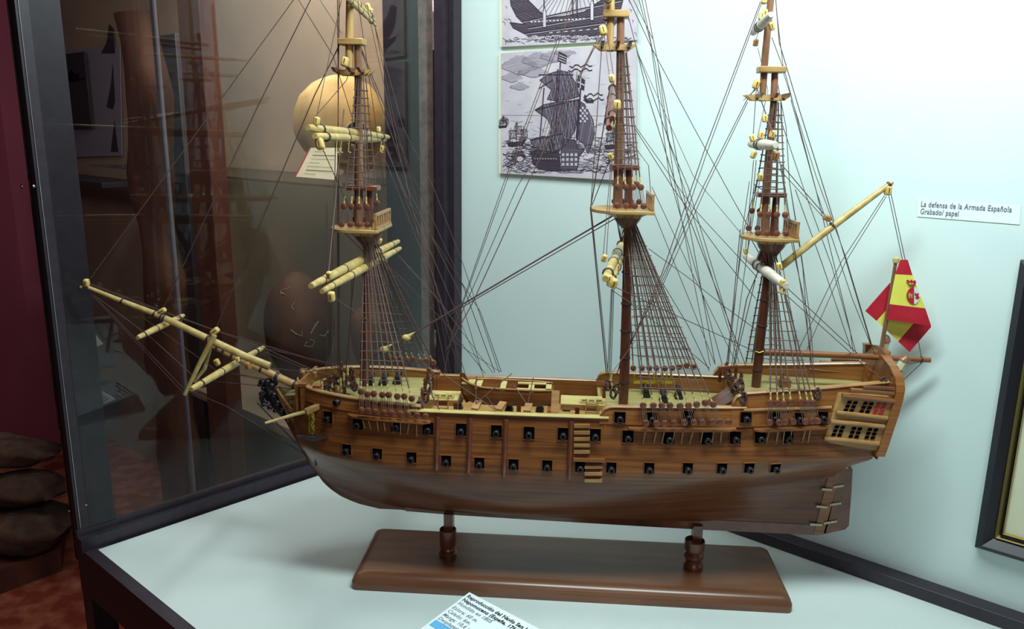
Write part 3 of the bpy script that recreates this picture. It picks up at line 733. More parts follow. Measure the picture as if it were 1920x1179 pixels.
def topshrouds(zp, sA, sB, ztop, stop, n=4, nr=12, t0=.034):
    allsh = []
    for sd in (-1, 1):
        sh = []
        for i in range(n):
            s = lerp(sA, sB, i/(n-1)); lo = V((s, sd*t0, zp+.006)); up = V((lerp(s, stop, .12), sd*t0*.88, zp+.030)); tp = V((stop+(i-1)*.003, sd*.006, ztop-.006))
            deadeye(lo, .0042, V((0, sd, 0))); deadeye(up, .0042, V((0, sd, 0)))
            mb = MB()
            for k in (-1, 0, 1): mb.tube([lo+V((k*.002, 0, 0)), up+V((k*.002, 0, 0))], .0004, 4)
            sp_(mb, 'lanyard', 'rope2')
            d = (tp-up).normalized(); seizing(up+d*.004, d, .009); rope([up, tp], .0009, 'shroud', 'rope2'); sh.append((up, tp))
            # futtock shrouds
            rope([lo-UZ*.008, V((stop+.01, sd*.006, zp-.045))], .0006, 'shroud', 'rope2')
        ratlines(sh, zp+.050, ztop-.018, nr, .00075, .002, individual=False)

# main mast
mast([P(1168, 765), P(1171, 700), P(1175, 560), P(1178, 420), P(1179, 388), P(1178, 312)], [.0068, .0070, .0066, .0058, .0055, .005], 'mastlow', 'lower_mast')
for y in (510, 569, 620, 670, 716): x = interp(y, [(420, 1178), (560, 1175), (700, 1171), (765, 1168)]); band(P(x, y), UZ, .0073)
mz, ma, mbs = top_platform(1107, 1222, 390, P(1178, 390)[0])
mast([P(1158, 392), P(1160, 309), P(1163, 150), P(1164, 22)], [.0066, .0062, .0055, .0048], 'masttop', 'topmast')
capbar(1143, 1197, 313, mat='red')
zc = crosstree(1111, 1194, 94, 1144, 1164)
mast([P(1144, 97), P(1145, 25), V((.030, 0, .86)), V((.028, 0, 1.0))], [.0042, .0050, .0044, .0028], 'mastlight', 'topgallant_mast')
capbar(1131, 1179, 27, h=.009)
topshrouds(mz, .048, .082, zc, P(1165, 100)[0], 4, 13)
# fore mast
mast([P(683, 722), P(685, 650), P(688, 560), P(690, 450), P(691, 432), P(694, 346)], [.0068, .0068, .0064, .0058, .0055, .005], 'mastlow', 'lower_mast')
for y in (485, 545, 600, 655): x = interp(y, [(450, 690), (560, 688), (650, 685)]); band(P(x, y), UZ, .0070)
fz, fa, fb = top_platform(624, 722, 424, P(691, 424)[0])
mast([P(673, 424), P(673, 300), P(672, 150), P(671, 78)], [.0062, .0060, .0052, .0048], 'masttop', 'topmast')
capbar(652, 711, 352, mat='red', h=.007)
zc = crosstree(625, 700, 141, 655, 671)
mast([P(655, 141), P(655.5, 85), P(656, 0), V((-.309, 0, .98))], [.0045, .0055, .0050, .003], 'mastlight', 'topgallant_mast')
capbar(637, 684, 79, h=.008)
topshrouds(fz, -.318, -.283, zc, P(675, 145)[0], 4, 14)
# mizzen
mast([P(1417, 727), P(1424, 650), P(1435, 560), P(1444, 455), P(1450, 440), P(1456, 365)], [.0064, .0064, .0060, .0054, .0052, .0046], 'mastlow', 'lower_mast')
for y in (562, 610, 655, 693): x = interp(y, [(455, 1444), (560, 1435), (650, 1424), (725, 1417)]); band(P(x, y), UZ, .0068)
rope([P(1416, 658, -.007)+V((0, 0, 0)), P(1424, 661, -.008), P(1432, 658, -.007)], .0006, 'brass_ring', 'brass')
zz, za, zb = top_platform(1388, 1486, 441, P(1448, 441)[0], .036)
mast([P(1434, 440), P(1438, 336), P(1451, 195), P(1453, 128)], [.0055, .0054, .0048, .0042], 'masttop', 'topmast')
capbar(1418, 1472, 365, mat='red', h=.006)
zc = crosstree(1394, 1483, 188, 1432, 1451)
mast([P(1429, 190), P(1434.5, 107), P(1440, 50), P(1446, -8), V((.229, 0, .95))], [.0042, .0046, .0044, .0042, .0026], 'masttop', 'topgallant_mast')
capbar(1421, 1471, 131, h=.008)
topshrouds(zz, .232, .268, zc, P(1453, 195)[0], 4, 13, .028)

# ---------------- yards
def yard(c, half, slope=0.0, r=.005, mat='yard', name='yard', dz=0.0, near=None, far=None):
    a = V((c[0]-slope*half, -(near or half), c[2]-dz)); b = V((c[0]+slope*half, (far or half), c[2]+dz))
    ps = [lerp(a, b, f) for f in (0, .06, .3, .5, .7, .94, 1)]; mb = MB(); mb.tube(ps, [r*.55, r*.7, r*.95, r, r*.95, r*.7, r*.55], 12); o = sp_(mb, name, mat)
    for f in (.1, .3, .7, .9):
        d = (b-a).normalized(); mb = MB(); rr_ = r*interp(f, [(.06, .72), (.3, .97), (.7, .97), (.94, .72)]); mb.lathe([(rr_*1.02, -.0012), (rr_*1.14, 0), (rr_*1.02, .0012)], lerp(a, b, f), d, 10); sp_(mb, 'yard_band', 'band', o)
    return a, b
def block(p, r=.0046, mat='block', ax=None, sc=(.75, .7, 1.0)):
    p = p if isinstance(p, V) else P(*p); x = V((random.uniform(-.4, .4), random.uniform(-.2, .2), 1)).normalized() if ax is None else V(ax).normalized(); u, v = perp(x)
    mb = MB(); mb.obox(p, (u, v, x), (r*sc[0], r*sc[1], r*sc[2])); o = sp_(mb, 'block', mat, ang=80, bevel=r*.42); o.modifiers[0].segments = 3
    mb = MB(); mb.obox(p, (u, v, x), (r*sc[0]*1.03, r*.10, r*sc[2]*.5)); sp_(mb, 'sheave', 'mastlow', o); return o
# fore lower yard and studding boom
a, b = yard(V((-.298, 0, .4695)), .19, .045, .0062, near=.205, far=.185); block((617, 516, -.19)); block((621, 556, -.19), .006)
yard(V((-.291, 0, .4605)), .17, .045, .0056, name='studding_sail_boom', near=.19, far=.17)
block((712, 452, .12)); block((722, 487, .12)); rope([(668, 480, -.01), (676, 488, -.03), (667, 505, -.05)], .0016, 'sling', 'seize')
# fore topsail yard
q = P(577, 239, -.20); q2 = P(728, 257, .19)
def yard2(pa, pb, r, mat='yard', name='yard', midband=False):
    ps = [lerp(pa, pb, f) for f in (0, .05, .3, .5, .7, .95, 1)]; mb = MB(); mb.tube(ps, [r*.6, r*.75, r*.95, r, r*.95, r*.7, r*.55], 12); o = sp_(mb, name, mat); d = (pb-pa).normalized()
    for f in ((.12, .38, .62, .88) if not midband else (.35, .45)):
        mb = MB(); mb.lathe([(r*1.0, -.0013 if not midband else -.004), (r*1.16, 0), (r*1.0, .0013 if not midband else .004)], lerp(pa, pb, f), d, 10); sp_(mb, 'yard_band', 'band', o)
    return o
yard2(q, q2, .0056); yard2(P(590, 255, -.19), P(722, 262, .18), .0054, name='studding_sail_boom')
block((594, 227, -.18)); block((600, 270, -.18), .0065); block((710, 243, .15)); block((716, 278, .15)); block((647, 116, -.02), .0062)
for x in (608, 632, 640, 655, 715): rope([(x, 264, -.12), (x-2, 284, -.12), (x+3, 286, -.12)], .0005, 'footrope', 'seize')
# fore topgallant yard (near end leaves the picture)
yard2(V((-.305, -.115, .822)), V((-.305, .125, .800)), .0048); block((690, 12, .11)); block((695, 22, .11)); yard2(V((-.300, -.10, .812)), V((-.300, .11, .792)), .0035, name='studding_sail_boom')
# main yards, seen almost end on
yard2(P(1135, 523, -.165), P(1168, 452, .165), .0064); yard2(P(1142, 533, -.16), P(1174, 462, .15), .0056, name='studding_sail_boom')
block((1133, 484, -.14)); block((1151, 531, -.15), .006); block((1143, 523, -.155), .005); 
yard2(P(1142, 240, -.175), P(1149, 158, .165), .0056, 'red'); yard2(P(1148, 222, -.165), P(1152, 170, .155), .005, 'red', 'studding_sail_boom')
block((1147, 147, -.12)); block((1157, 197, -.12), .006); block((1145, 293, -.03)); block((1131, 57, -.05), .0062); block((1148, 232, -.12), .005)
yard2(V((.024, -.12, .81)), V((.030, .12, .80)), .0045)
# mizzen yards
yard2(P(1397, 479, .115), P(1474, 536, -.115), .0070, 'sailroll', midband=True)
block((1398, 470, .1), .0045); block((1461, 499, -.06), .005); block((1468, 531, -.11), .005); block((1430, 480, .0), .008, 'red', sc=(.8, .8, 1)); block((1468, 545, -.11), .0045)
yard2(V((.215, .02, .645)), V((.262, -.12, .640)), .0058, 'sailroll', midband=True) if False else yard2(P(1407, 270, .05), P(1455, 272, -.09), .0066, 'sailroll', midband=True)
for (x, y) in ((1411, 259), (1427, 253), (1448, 251), (1413, 290), (1434, 222), (1426, 332)): block((x, y, -.02), .0048)
block((1454, 292, -.05), .006, 'rail'); block((1418, 158, 0), .006); block((1408, 270, .04), .003)
yard2(P(1412, 62, .05), P(1446, 27, -.08), .0058, 'sailroll', midband=True)
for (x, y) in ((1428, 30), (1434, 25), (1447, 49)): block((x, y, -.03), .005)
block((1417, 80, 0), .0045, 'rail'); block((1433, 0, 0), .005)
# crossjack hanging ropes
for (x0, y0, x1, y1, t) in ((1428, 355, 1413, 345, 0), (1170, 480, 1172, 545, -.06), (1160, 498, 1160, 515, -.08)): rope([(x0, y0, t), (x1, y1, t)], .0006)
# gaff and boom
mb = MB(); mb.tube([P(1462, 502), P(1530, 448), P(1610, 388), P(1668, 345), P(1673, 341)], [.0050, .0050, .0044, .0036, .003], 12); gaff = sp_(mb, 'gaff', 'yard')
block((1665, 357, 0), .0062, ax=(0, 0, 1)); block((1551, 409, -.002), .0055, 'rail', ax=(1, 0, -.4)); block((1460, 499, -.008), .0045)
band(P(1561, 423), P(1668, 345)-P(1462, 502), .0050, 'gaff_band', par=None)
band(P(1667, 346), P(1668, 345)-P(1462, 502), .0040, 'gaff_band')
mb = MB(); mb.tube([P(1433, 660), P(1460, 661), P(1600, 667), P(1744, 675)], [.0052, .0050, .0044, .0036], 12); sp_(mb, 'boom', 'wood')
band(P(1727, 674), V((1, 0, 0)), .0042, 'boom_band'); 

# bowsprit and jib boom
mb = MB(); mb.tube([P(632, 748), P(590, 735), P(545, 718), P(500, 697), P(440, 668), P(394, 645)], [.0060, .0060, .0060, .0056, .0050, .0042], 14); sp_(mb, 'bowsprit', 'mastlight')
for (x, y) in ((592, 736), (573, 729), (552, 721), (519, 706), (490, 692), (470, 683), (452, 674), (436, 666), (420, 658), (408, 652)):
    band(P(x, y), P(600, 738)-P(520, 706), .0062 if x > 500 else .0056, 'bowsprit_band', h=.005 if x % 2 else .0035)
mb = MB(); mb.tube([P(506, 686), P(460, 668), P(400, 640), P(300, 592), P(220, 561), P(166, 539)], [.0054, .0054, .0054, .0046, .0036, .0026], 14); jb = sp_(mb, 'jib_boom', 'yard')
for (x, y, r) in ((229, 565, .0042), (290, 589, .005), (303, 594, .0052), (308, 596, .0052), (390, 634, .0058)): band(P(x, y), P(400, 640)-P(300, 592), r, 'boom_band')
mb = MB(); mb.ball(P(152, 538), .0022, n=8, m=6); sp_(mb, 'boom_cap', 'yard'); block((162, 530, 0), .0055); block((304, 583, 0), .0062, ax=(1, 0, .6), sc=(.6, .6, 1)); block((403, 621, -.002), .0062, ax=(1, 0, .8), sc=(.7, .7, 1.1))
mb = MB(); mb.tube([P(402, 628, -.006), P(375, 680, -.008), P(346, 740, -.012)], [.004, .0034, .0026], 8); sp_(mb, 'dolphin_striker', 'yard')
mb = MB(); mb.tube([P(399, 632, .006), P(384, 690, .008), P(364, 716, .006)], [.0032, .003, .0022], 8); sp_(mb, 'dolphin_striker', 'yard')
def yard3(pa, pb, r, mat='yard'):
    return yard2(pa, pb, r, mat)
yard2(P(258, 633, -.062), P(344, 591, .064), .0048); yard2(P(358, 730, -.105), P(494, 651, .105), .0055)
for (x, y, t, r) in ((407, 679, -.01, .005), (465, 686, -.008, .0058), (446, 674, -.008, .004), (568, 701, 0, .005), (590, 702, 0, .0045), (564, 719, -.006, .005), (577, 726, -.006, .005)): block((x, y, t), r, 'rail' if x > 460 else 'block')

# ---------------- rigging lines (running and standing)
LN = [
 # fore stays and bowsprit
 ([(553, -4), (480, 96), (163, 531)], .0006), ([(584, -4), (480, 206), (305, 580)], .0007), ([(637, 83), (590, 178), (405, 615)], .0008),
 ([(168, 533), (306, 585), (497, 653), (690, 697)], .0005), ([(168, 531), (404, 619), (640, 690)], .0005), ([(404, 620), (560, 668), (680, 705)], .0005), ([(494, 652), (580, 690), (640, 710)], .0005), ([(497, 660), (640, 720)], .0005),
 ([(173, 551), (344, 728)], .0005), ([(176, 553), (280, 630), (375, 716)], .0005), ([(232, 569), (330, 640), (405, 694), (500, 714)], .0005), ([(165, 545), (345, 738)], .0004),
 ([(346, 738), (381, 732)], .0005), ([(350, 730), (426, 762), (569, 850)], .0006), ([(395, 714), (569, 731)], .0006), ([(411, 695), (513, 713), (560, 726)], .0006), ([(482, 755), (557, 832)], .0009), ([(508, 690), (600, 700), (640, 712)], .0007),
 # halyards before the fore mast
 ([(629, 268, -.06), (622, 690, -.03)], .0006), ([(636, 0), (633, 350), (634, 705)], .0007), ([(633, 0), (635, 350), (637, 700)], .0006), ([(613, 380, -.1), (612, 700, -.03)], .0005), ([(624, 430, -.05), (622, 690, -.03)], .0006), ([(664, 516, -.03), (649, 690, -.02)], .0006), ([(660, 520, -.03), (655, 680, -.02)], .0006),
 ([(640, 0), (592, 226, -.1)], .0005), ([(655, 130), (650, 150), (588, 222, -.14)], .0005), ([(645, 205, .0), (616, 510, -.16)], .0008), ([(603, 275, -.18), (655, 390), (770, 560)], .0005), ([(560, 0, -.03), (625, 105, 0), (660, 220, 0), (700, 440, -.04), (735, 560, -.05)], .0005),
 ([(600, 0, 0), (640, 62, 0)], .0004), ([(671, 0), (700, 200, .02), (735, 450, .06)], .0005),
 ([(617, 547, -.19), (700, 610, -.02), (800, 690, .04)], .0004), ([(626, 558, -.19), (720, 620, -.02), (815, 700, .04)], .0004),
 # backstays of fore mast
 ([(697, 28, .11), (756, 240, .09), (812, 350, .08), (870, 500, .07), (936, 698, .07)], .0005), ([(699, 30, .11), (740, 230, .1), (800, 440, .08), (845, 700, .08)], .0005), ([(672, 80), (730, 240, .03), (760, 330, .05), (838, 700, .08)], .0006), ([(675, 85), (745, 260, .04), (783, 350, .05), (870, 540, .07), (928, 698, .07)], .0006),
 ([(690, 20), (742, 260, -.03), (780, 420, -.05), (850, 640, -.06), (868, 705, -.06)], .0005), ([(735, 465, .17), (820, 560, .08), (925, 700, .07)], .0005), ([(722, 490, .15), (830, 600, .08), (910, 700, .07)], .0005),
 ([(750, 350, .03), (900, 583, .04), (940, 697, .06)], .0005), ([(760, 345, .03), (860, 545, .05), (908, 712, .06)], .0005), ([(720, 262, .18), (800, 480, .1), (872, 700, .08)], .0005), ([(716, 283, .17), (790, 470, .1), (860, 690, .08)], .0005), ([(712, 250, .15), (905, 700, .07)], .0004),
 # main stays and braces forward
 ([(1150, 404), (1020, 480), (885, 560), (768, 630), (700, 668)], .0012), ([(1153, 410), (900, 556), (840, 592)], .0007),
 ([(1112, 94), (986, 350), (885, 570), (838, 655)], .0007), ([(1074, -4), (1045, 74), (942, 350), (842, 640)], .0005), ([(1143, 25), (1108, 98), (1040, 232), (970, 350), (860, 600)], .0005), ([(1080, -4), (1050, 74), (950, 340), (850, 620), (832, 700)], .0005),
 ([(1112, 94), (1135, 60)], .0006), ([(1143, 166, -.02), (1114, 350, -.02), (1107, 391, -.02), (1137, 701, -.02)], .0008), ([(1130, 60, -.02), (1108, 385, -.02), (1140, 700, -.02)], .0006), ([(1148, 541, -.15), (1142, 706, -.05)], .0006), ([(1151, 541, -.15), (1145, 706, -.05)], .0005), ([(1146, 543, -.15), (1139, 706, -.05)], .0005), ([(1131, 478, -.14), (1146, 300, -.05)], .0005), ([(1137, 478, -.14), (1148, 300, -.05)], .0005), ([(1133, 65, -.05), (1142, 140, -.1)], .0005), ([(1139, 65, -.05), (1150, 140, -.1)], .0005),
 ([(1143, 300, -.03), (1110, 385, -.02)], .0006), ([(1150, 155, -.12), (1175, 260, -.04)], .0004),
 # main backstays and braces aft
 ([(1178, -4), (1222, 90, .03), (1300, 237, .05), (1375, 375, .02), (1424, 462, 0)], .0005), ([(1186, -4), (1225, 75, -.03), (1262, 260, -.05), (1341, 683, -.06)], .0005), ([(1203, -4), (1228, 115, .04), (1252, 260, .06), (1282, 350, .06), (1389, 690, .07)], .0005), ([(1209, -4), (1234, 120, .03), (1266, 350, .05), (1332, 686, .06)], .0005), ([(1197, -4), (1220, 80), (1255, 330, .05), (1354, 683, .06)], .0005),
 ([(1194, 94, 0), (1215, 180), (1262, 330, .02), (1400, 690, .05)], .0006), ([(1178, 30), (1196, 100), (1260, 280, .03), (1290, 350, .05), (1380, 650, .07)], .0005),
 ([(1190, 240), (1260, 350), (1360, 488, .04), (1417, 560, .02)], .0005), ([(1190, 275, .02), (1216, 310), (1222, 388, .02), (1341, 683, .05)], .0005), ([(1216, 466, .05), (1290, 520, .05), (1360, 576, .04), (1417, 617, 0)], .0005), ([(1153, 538, -.15), (1269, 592, -.08), (1418, 660, -.01)], .0005), ([(1146, 543, -.15), (1200, 580, -.1), (1330, 690, -.04)], .0005), ([(1242, 530, -.03), (1290, 610, -.03), (1330, 695, -.04)], .0005), ([(1190, 235, .1), (1300, 390, .06), (1420, 520, 0)], .0005), ([(1222, 350, .03), (1292, 500, .05), (1385, 690, .07)], .0005),
 ([(1182, 616), (1156, 703)], .0006), ([(1188, 620), (1162, 703)], .0006), ([(1146, 701, -.05), (1190, 640, 0)], .0005),
 # mizzen stays forward
 ([(1426, 3), (1320, 284), (1241, 513), (1156, 701)], .0006), ([(1430, 0), (1326, 284), (1249, 513), (1175, 660)], .0005), ([(1399, 190), (1320, 347), (1212, 585), (1182, 640)], .0006), ([(1420, 160), (1399, 190)], .0006), ([(1402, 191), (1326, 347), (1218, 590)], .0005), ([(1388, 436), (1300, 330, .02), (1196, 100, .03)], .0004), ([(1444, 455), (1400, 560), (1375, 685)], .0007),
 ([(1419, 340), (1395, 430), (1362, 682)], .0005), ([(1405, 340), (1392, 430), (1366, 682)], .0005), ([(1388, 430), (1364, 685)], .0006), ([(1416, 525), (1377, 685)], .0006), ([(1424, 340), (1400, 480), (1372, 685)], .0005), ([(1413, 300, .03), (1398, 465, .09)], .0005), ([(1418, 300, .03), (1402, 468, .09)], .0005),
 ([(1421, 90), (1440, 170), (1420, 258)], .0004), ([(1417, 168), (1394, 188)], .0005), ([(1418, 168), (1412, 255)], .0005), ([(1420, 168), (1448, 248, -.03)], .0008), ([(1431, 35), (1417, 75)], .0004),
 # mizzen backstays and braces
 ([(1454, -6), (1461, 80), (1500, 210, .02), (1547, 360, .03), (1585, 485, .03), (1638, 662, .03)], .0006), ([(1456, 20), (1470, 140), (1530, 330, -.03), (1585, 480, -.03), (1640, 665, -.02)], .0005), ([(1447, 70), (1473, 140), (1531, 360, .03), (1598, 560, .03), (1640, 665, .03)], .0005), ([(1483, 187), (1531, 360, .03), (1594, 620, .03), (1600, 662, .03)], .0005), ([(1454, 195), (1509, 360), (1560, 500, .02), (1605, 662, .03)], .0005),
 ([(1453, 130), (1474, 240), (1480, 340), (1505, 500, .03), (1520, 690, .03)], .0005), ([(1465, 308), (1509, 360), (1548, 405)], .0006), ([(1462, 318), (1505, 365), (1546, 410)], .0005), ([(1465, 308), (1485, 440), (1510, 590, -.03), (1530, 740, -.06)], .0006), ([(1445, 200), (1468, 340), (1485, 460), (1521, 620, -.03), (1528, 740, -.06)], .0005),
 ([(1480, 340), (1500, 460), (1518, 590, .02), (1520, 690, .03)], .0005), ([(1491, 355), (1540, 490, .02), (1596, 655, .03)], .0005),
 ([(1472, 536, -.11), (1530, 590, -.06), (1607, 662, 0)], .0005), ([(1474, 553, -.11), (1598, 664, 0)], .0005), ([(1460, 460), (1490, 620, -.05), (1500, 735, -.07)], .0005),
 # gaff tackles
 ([(1659, 366), (1578, 490), (1497, 656)], .0005), ([(1662, 368), (1586, 490), (1510, 662)], .0005), ([(1666, 365), (1692, 487)], .0005), ([(1671, 365), (1697, 487)], .0005), ([(1722, 640), (1728, 672)], .0006), ([(1728, 680), (1690, 716, -.02)], .0006), ([(1728, 678), (1702, 682, .02)], .0005), ([(1612, 678), (1642, 700, -.02), (1656, 715, -.03)], .0007),
 # waist and rail falls
 ([(892, 757, -.06), (893, 705, -.03)], .0007), ([(893, 755, -.06), (960, 700, -.01)], .0006), ([(986, 755, -.06), (962, 719, -.035)], .0007), ([(990, 755, -.06), (1000, 708, -.03)], .0007), ([(932, 770, -.075), (910, 740, -.05)], .0006), ([(932, 770, -.075), (860, 722, -.03), (815, 690, .02)], .0006), ([(826, 773, -.08), (810, 740, -.06), (805, 700, -.04)], .0009), ([(850, 640), (938, 697, .02)], .0004),
]
for k, (pts, r) in enumerate(LN):
    nm = 'stay' if r >= .0007 else 'rigging_line'
    rope([tuple(q) if len(q) == 3 else (q[0], q[1], 0.0) for q in pts], r*1.0, nm, 'rope' if k % 3 else 'rope2')
# heart blocks on the main stay
for (x, y) in ((762, 633), (720, 655)):
    mb = MB(); mb.ball(P(x, y), .0055, (1.2, .8, .9)); mb.tube([P(x+4, y-3), P(x+16, y-10)], [.003, .0008], 6); sp_(mb, 'heart_block', 'seize')
# belaying pins / bitts clusters
def bitt(x, y, t, mat='red', r=.0030):
    q = P(x, y, t); mb = MB(); mb.lathe([(r*.9, -.012), (r*.7, -.004), (r, 0), (r*.7, .003), (r*.95, .006), (r*.4, .009)], q, UZ, 8); sp_(mb, 'bitt', mat)
for (x, y, t) in ((604, 722, .0), (616, 714, .0), (627, 708, .01), (640, 700, .01), (640, 688, .03), (629, 733, -.02), (646, 722, -.01), (640, 715, 0), (655, 700, .02), (664, 712, -.02), (630, 745, -.03), (803, 700, .02), (797, 720, -.02), (792, 738, -.05), (813, 715, -.01), (788, 755, -.06), (1362, 690, .02), (1369, 705, 0), (1374, 720, -.02), (1392, 735, -.05), (1350, 700, .01), (1133, 730, -.02), (1390, 705, 0), (1380, 695, .02), (1466, 708, 0)): bitt(x, y, t)
def coil(x, y, t, r=.008, mat='rope'):
    mb = MB(); q = P(x, y, t)
    for k in range(4):
        mb.tube([q+V((math.cos(a*math.pi/5)*r*(.5+.08*k), random.uniform(-.003, .003), math.sin(a*math.pi/5)*r*(1+.1*k))) for a in range(11)], .0011, 5)
    sp_(mb, 'rope_coil', mat)
for (x, y, t) in ((624, 722, -.01), (634, 712, -.01), (646, 708, .0), (654, 716, -.02), (612, 730, -.01), (808, 705, 0), (802, 725, -.03), (798, 745, -.05), (1140, 722, -.02), (1150, 738, -.03), (1156, 728, -.03), (1364, 700, 0), (1371, 715, -.02), (1378, 728, -.03), (1388, 720, -.02), (1394, 745, -.07), (1656, 717, -.046), (658, 700, .02), (664, 724, -.03), (787, 760, -.07), (1533, 738, -.066)): coil(x, y, t, .006)
for (x, y) in ((604, 728), (639, 722), (652, 702), (645, 712), (1145, 713), (1146, 732)):
    mb = MB(); q = P(x, y, -.02); mb.lathe([(.0011, -.010), (.0011, -.002), (.0022, 0), (.0014, .004), (.0022, .008), (.001, .011)], q, UZ, 8); sp_(mb, 'belaying_pin', 'seize')
# pin racks
for (xa, ya, xb, yb, t) in ((604, 718, 660, 690, .0), (1346, 690, 1372, 688, .0), (1188, 716, 1266, 716, .055), (793, 742, 806, 690, -.03)):
    mb = MB(); mb.bar(P(xa, ya, t), P(xb, yb, t), .005, .004); sp_(mb, 'pin_rack', 'red' if t != .055 else 'chain')
mb = MB()
for x in (1190, 1226, 1240, 1250, 1258): q = P(x, 709, .055); mb.lathe([(.001, -.008), (.002, -.002), (.001, .002), (.002, .007)], q, UZ, 8)
sp_(mb, 'brass_rail', 'chain')
# bell/companion on quarterdeck, dark cluster & skylight
mb = MB(); q = PZ(1470, 724, .303); mb.box((q[0], q[1], .308), (.008, .006, .005)); mb.box((q[0], q[1], .3145), (.006, .004, .002)); sp_(mb, 'binnacle', 'wood', bevel=.0008)
mb = MB(); q = P(1352, 728, -.01); mb.prism([V((q[0]-.02, -.035, .270)), V((q[0]+.014, -.035, .270)), V((q[0]+.014, -.035, .296))], V((0, .05, 0))); sp_(mb, 'poop_ladder', 'red')

# ---------------- long boat
def boat():
    A = P(866, 700, -.012); B = P(1036, 716, -.012); s0, s1 = A[0], B[0]; zt = .2985; zb = .268; rows = []
    n = 26
    for i in range(n+1):
        u = i/n; s = lerp(s0, s1, u); bb = .021*(1-(1-min(1, u/.35))**2.2)*(1 if u < .7 else 1-.25*((u-.7)/.3)**2)+.0008
        top = zt+.006*(1-min(1, u/.25))**2+.001*u-(.004*u); bot = zb+.014*(1-min(1, u/.18))**2+.002*max(0, u-.8)*5
        row = []
        for j in range(13):
            a = math.pi*j/12; row.append(V((s+(.004*(1-u) if False else 0), -.012-bb*math.copysign(abs(math.cos(a))**.62, math.cos(a)), top-(top-bot)*math.sin(a)**.8)))
        rows.append(row)
    cr = []
    for rw in rows:
        mid = V((rw[0][0], -.012, rw[0][2])); inn = [V((p[0], mid[1]+(p[1]-mid[1])*.9, mid[2]+(p[2]-mid[2])*.9)) for p in rw]; cr.append(rw+list(reversed(inn)))
    mb = MB(); mb.grid(cr, True); mb.add(rows[-1], [tuple(range(13))])
    o = sp_(mb, 'longboat', 'wood', ang=50)
    mb = MB()
    for k in (0, 12): mb.tube([r[k]+UZ*.0005 for r in rows], .0013, 6)
    sp_(mb, 'gunwale', 'rail', o)
    for u, w_ in ((.1, .006), (.22, .003), (.48, .004), (.8, .003)):
        i = int(u*n); a, b = rows[i][0], rows[i][12]; mb = MB(); mb.bar(a-UZ*.002, b-UZ*.002, .008 if u > .15 else .018, .0016); sp_(mb, 'thwart', 'cream', o)
    i0 = int(.62*n); mb = MB(); 
    for tt in (-.026, .002): mb.bar(V((rows[i0][0][0], tt, zt-.003)), V((rows[-1][0][0]-.001, tt, zt-.003)), .007, .0016)
    mb.bar(V((rows[-1][0][0]-.005, -.028, zt-.003)), V((rows[-1][0][0]-.005, .004, zt-.003)), .008, .0016); sp_(mb, 'stern_bench', 'cream', o)
    mb = MB(); p = [V((s0-.003, -.0135, .312)), V((s0+.004, -.0135, .312)), V((s0+.010, -.0135, .300)), V((s0+.014, -.0135, .272)), V((s0+.006, -.0135, .268)), V((s0-.001, -.0135, .285))]; mb.prism(p, V((0, .003, 0))); sp_(mb, 'boat_stem', 'red', o)
boat()

# ---------------- stern: quarter gallery, transom band, lanterns
def Q(x, y, t): return P(x, y, t)
tn = -.062
def gal(pts, th, mat, name, par=None, t=tn, bev=0):
    ps = [P(x, y, t) for x, y in pts]; ps = [V((p[0], t-th/2, p[2])) for p in ps]; mb = MB(); mb.prism(ps, V((0, th, 0))); return sp_(mb, name, mat, par, bevel=bev)
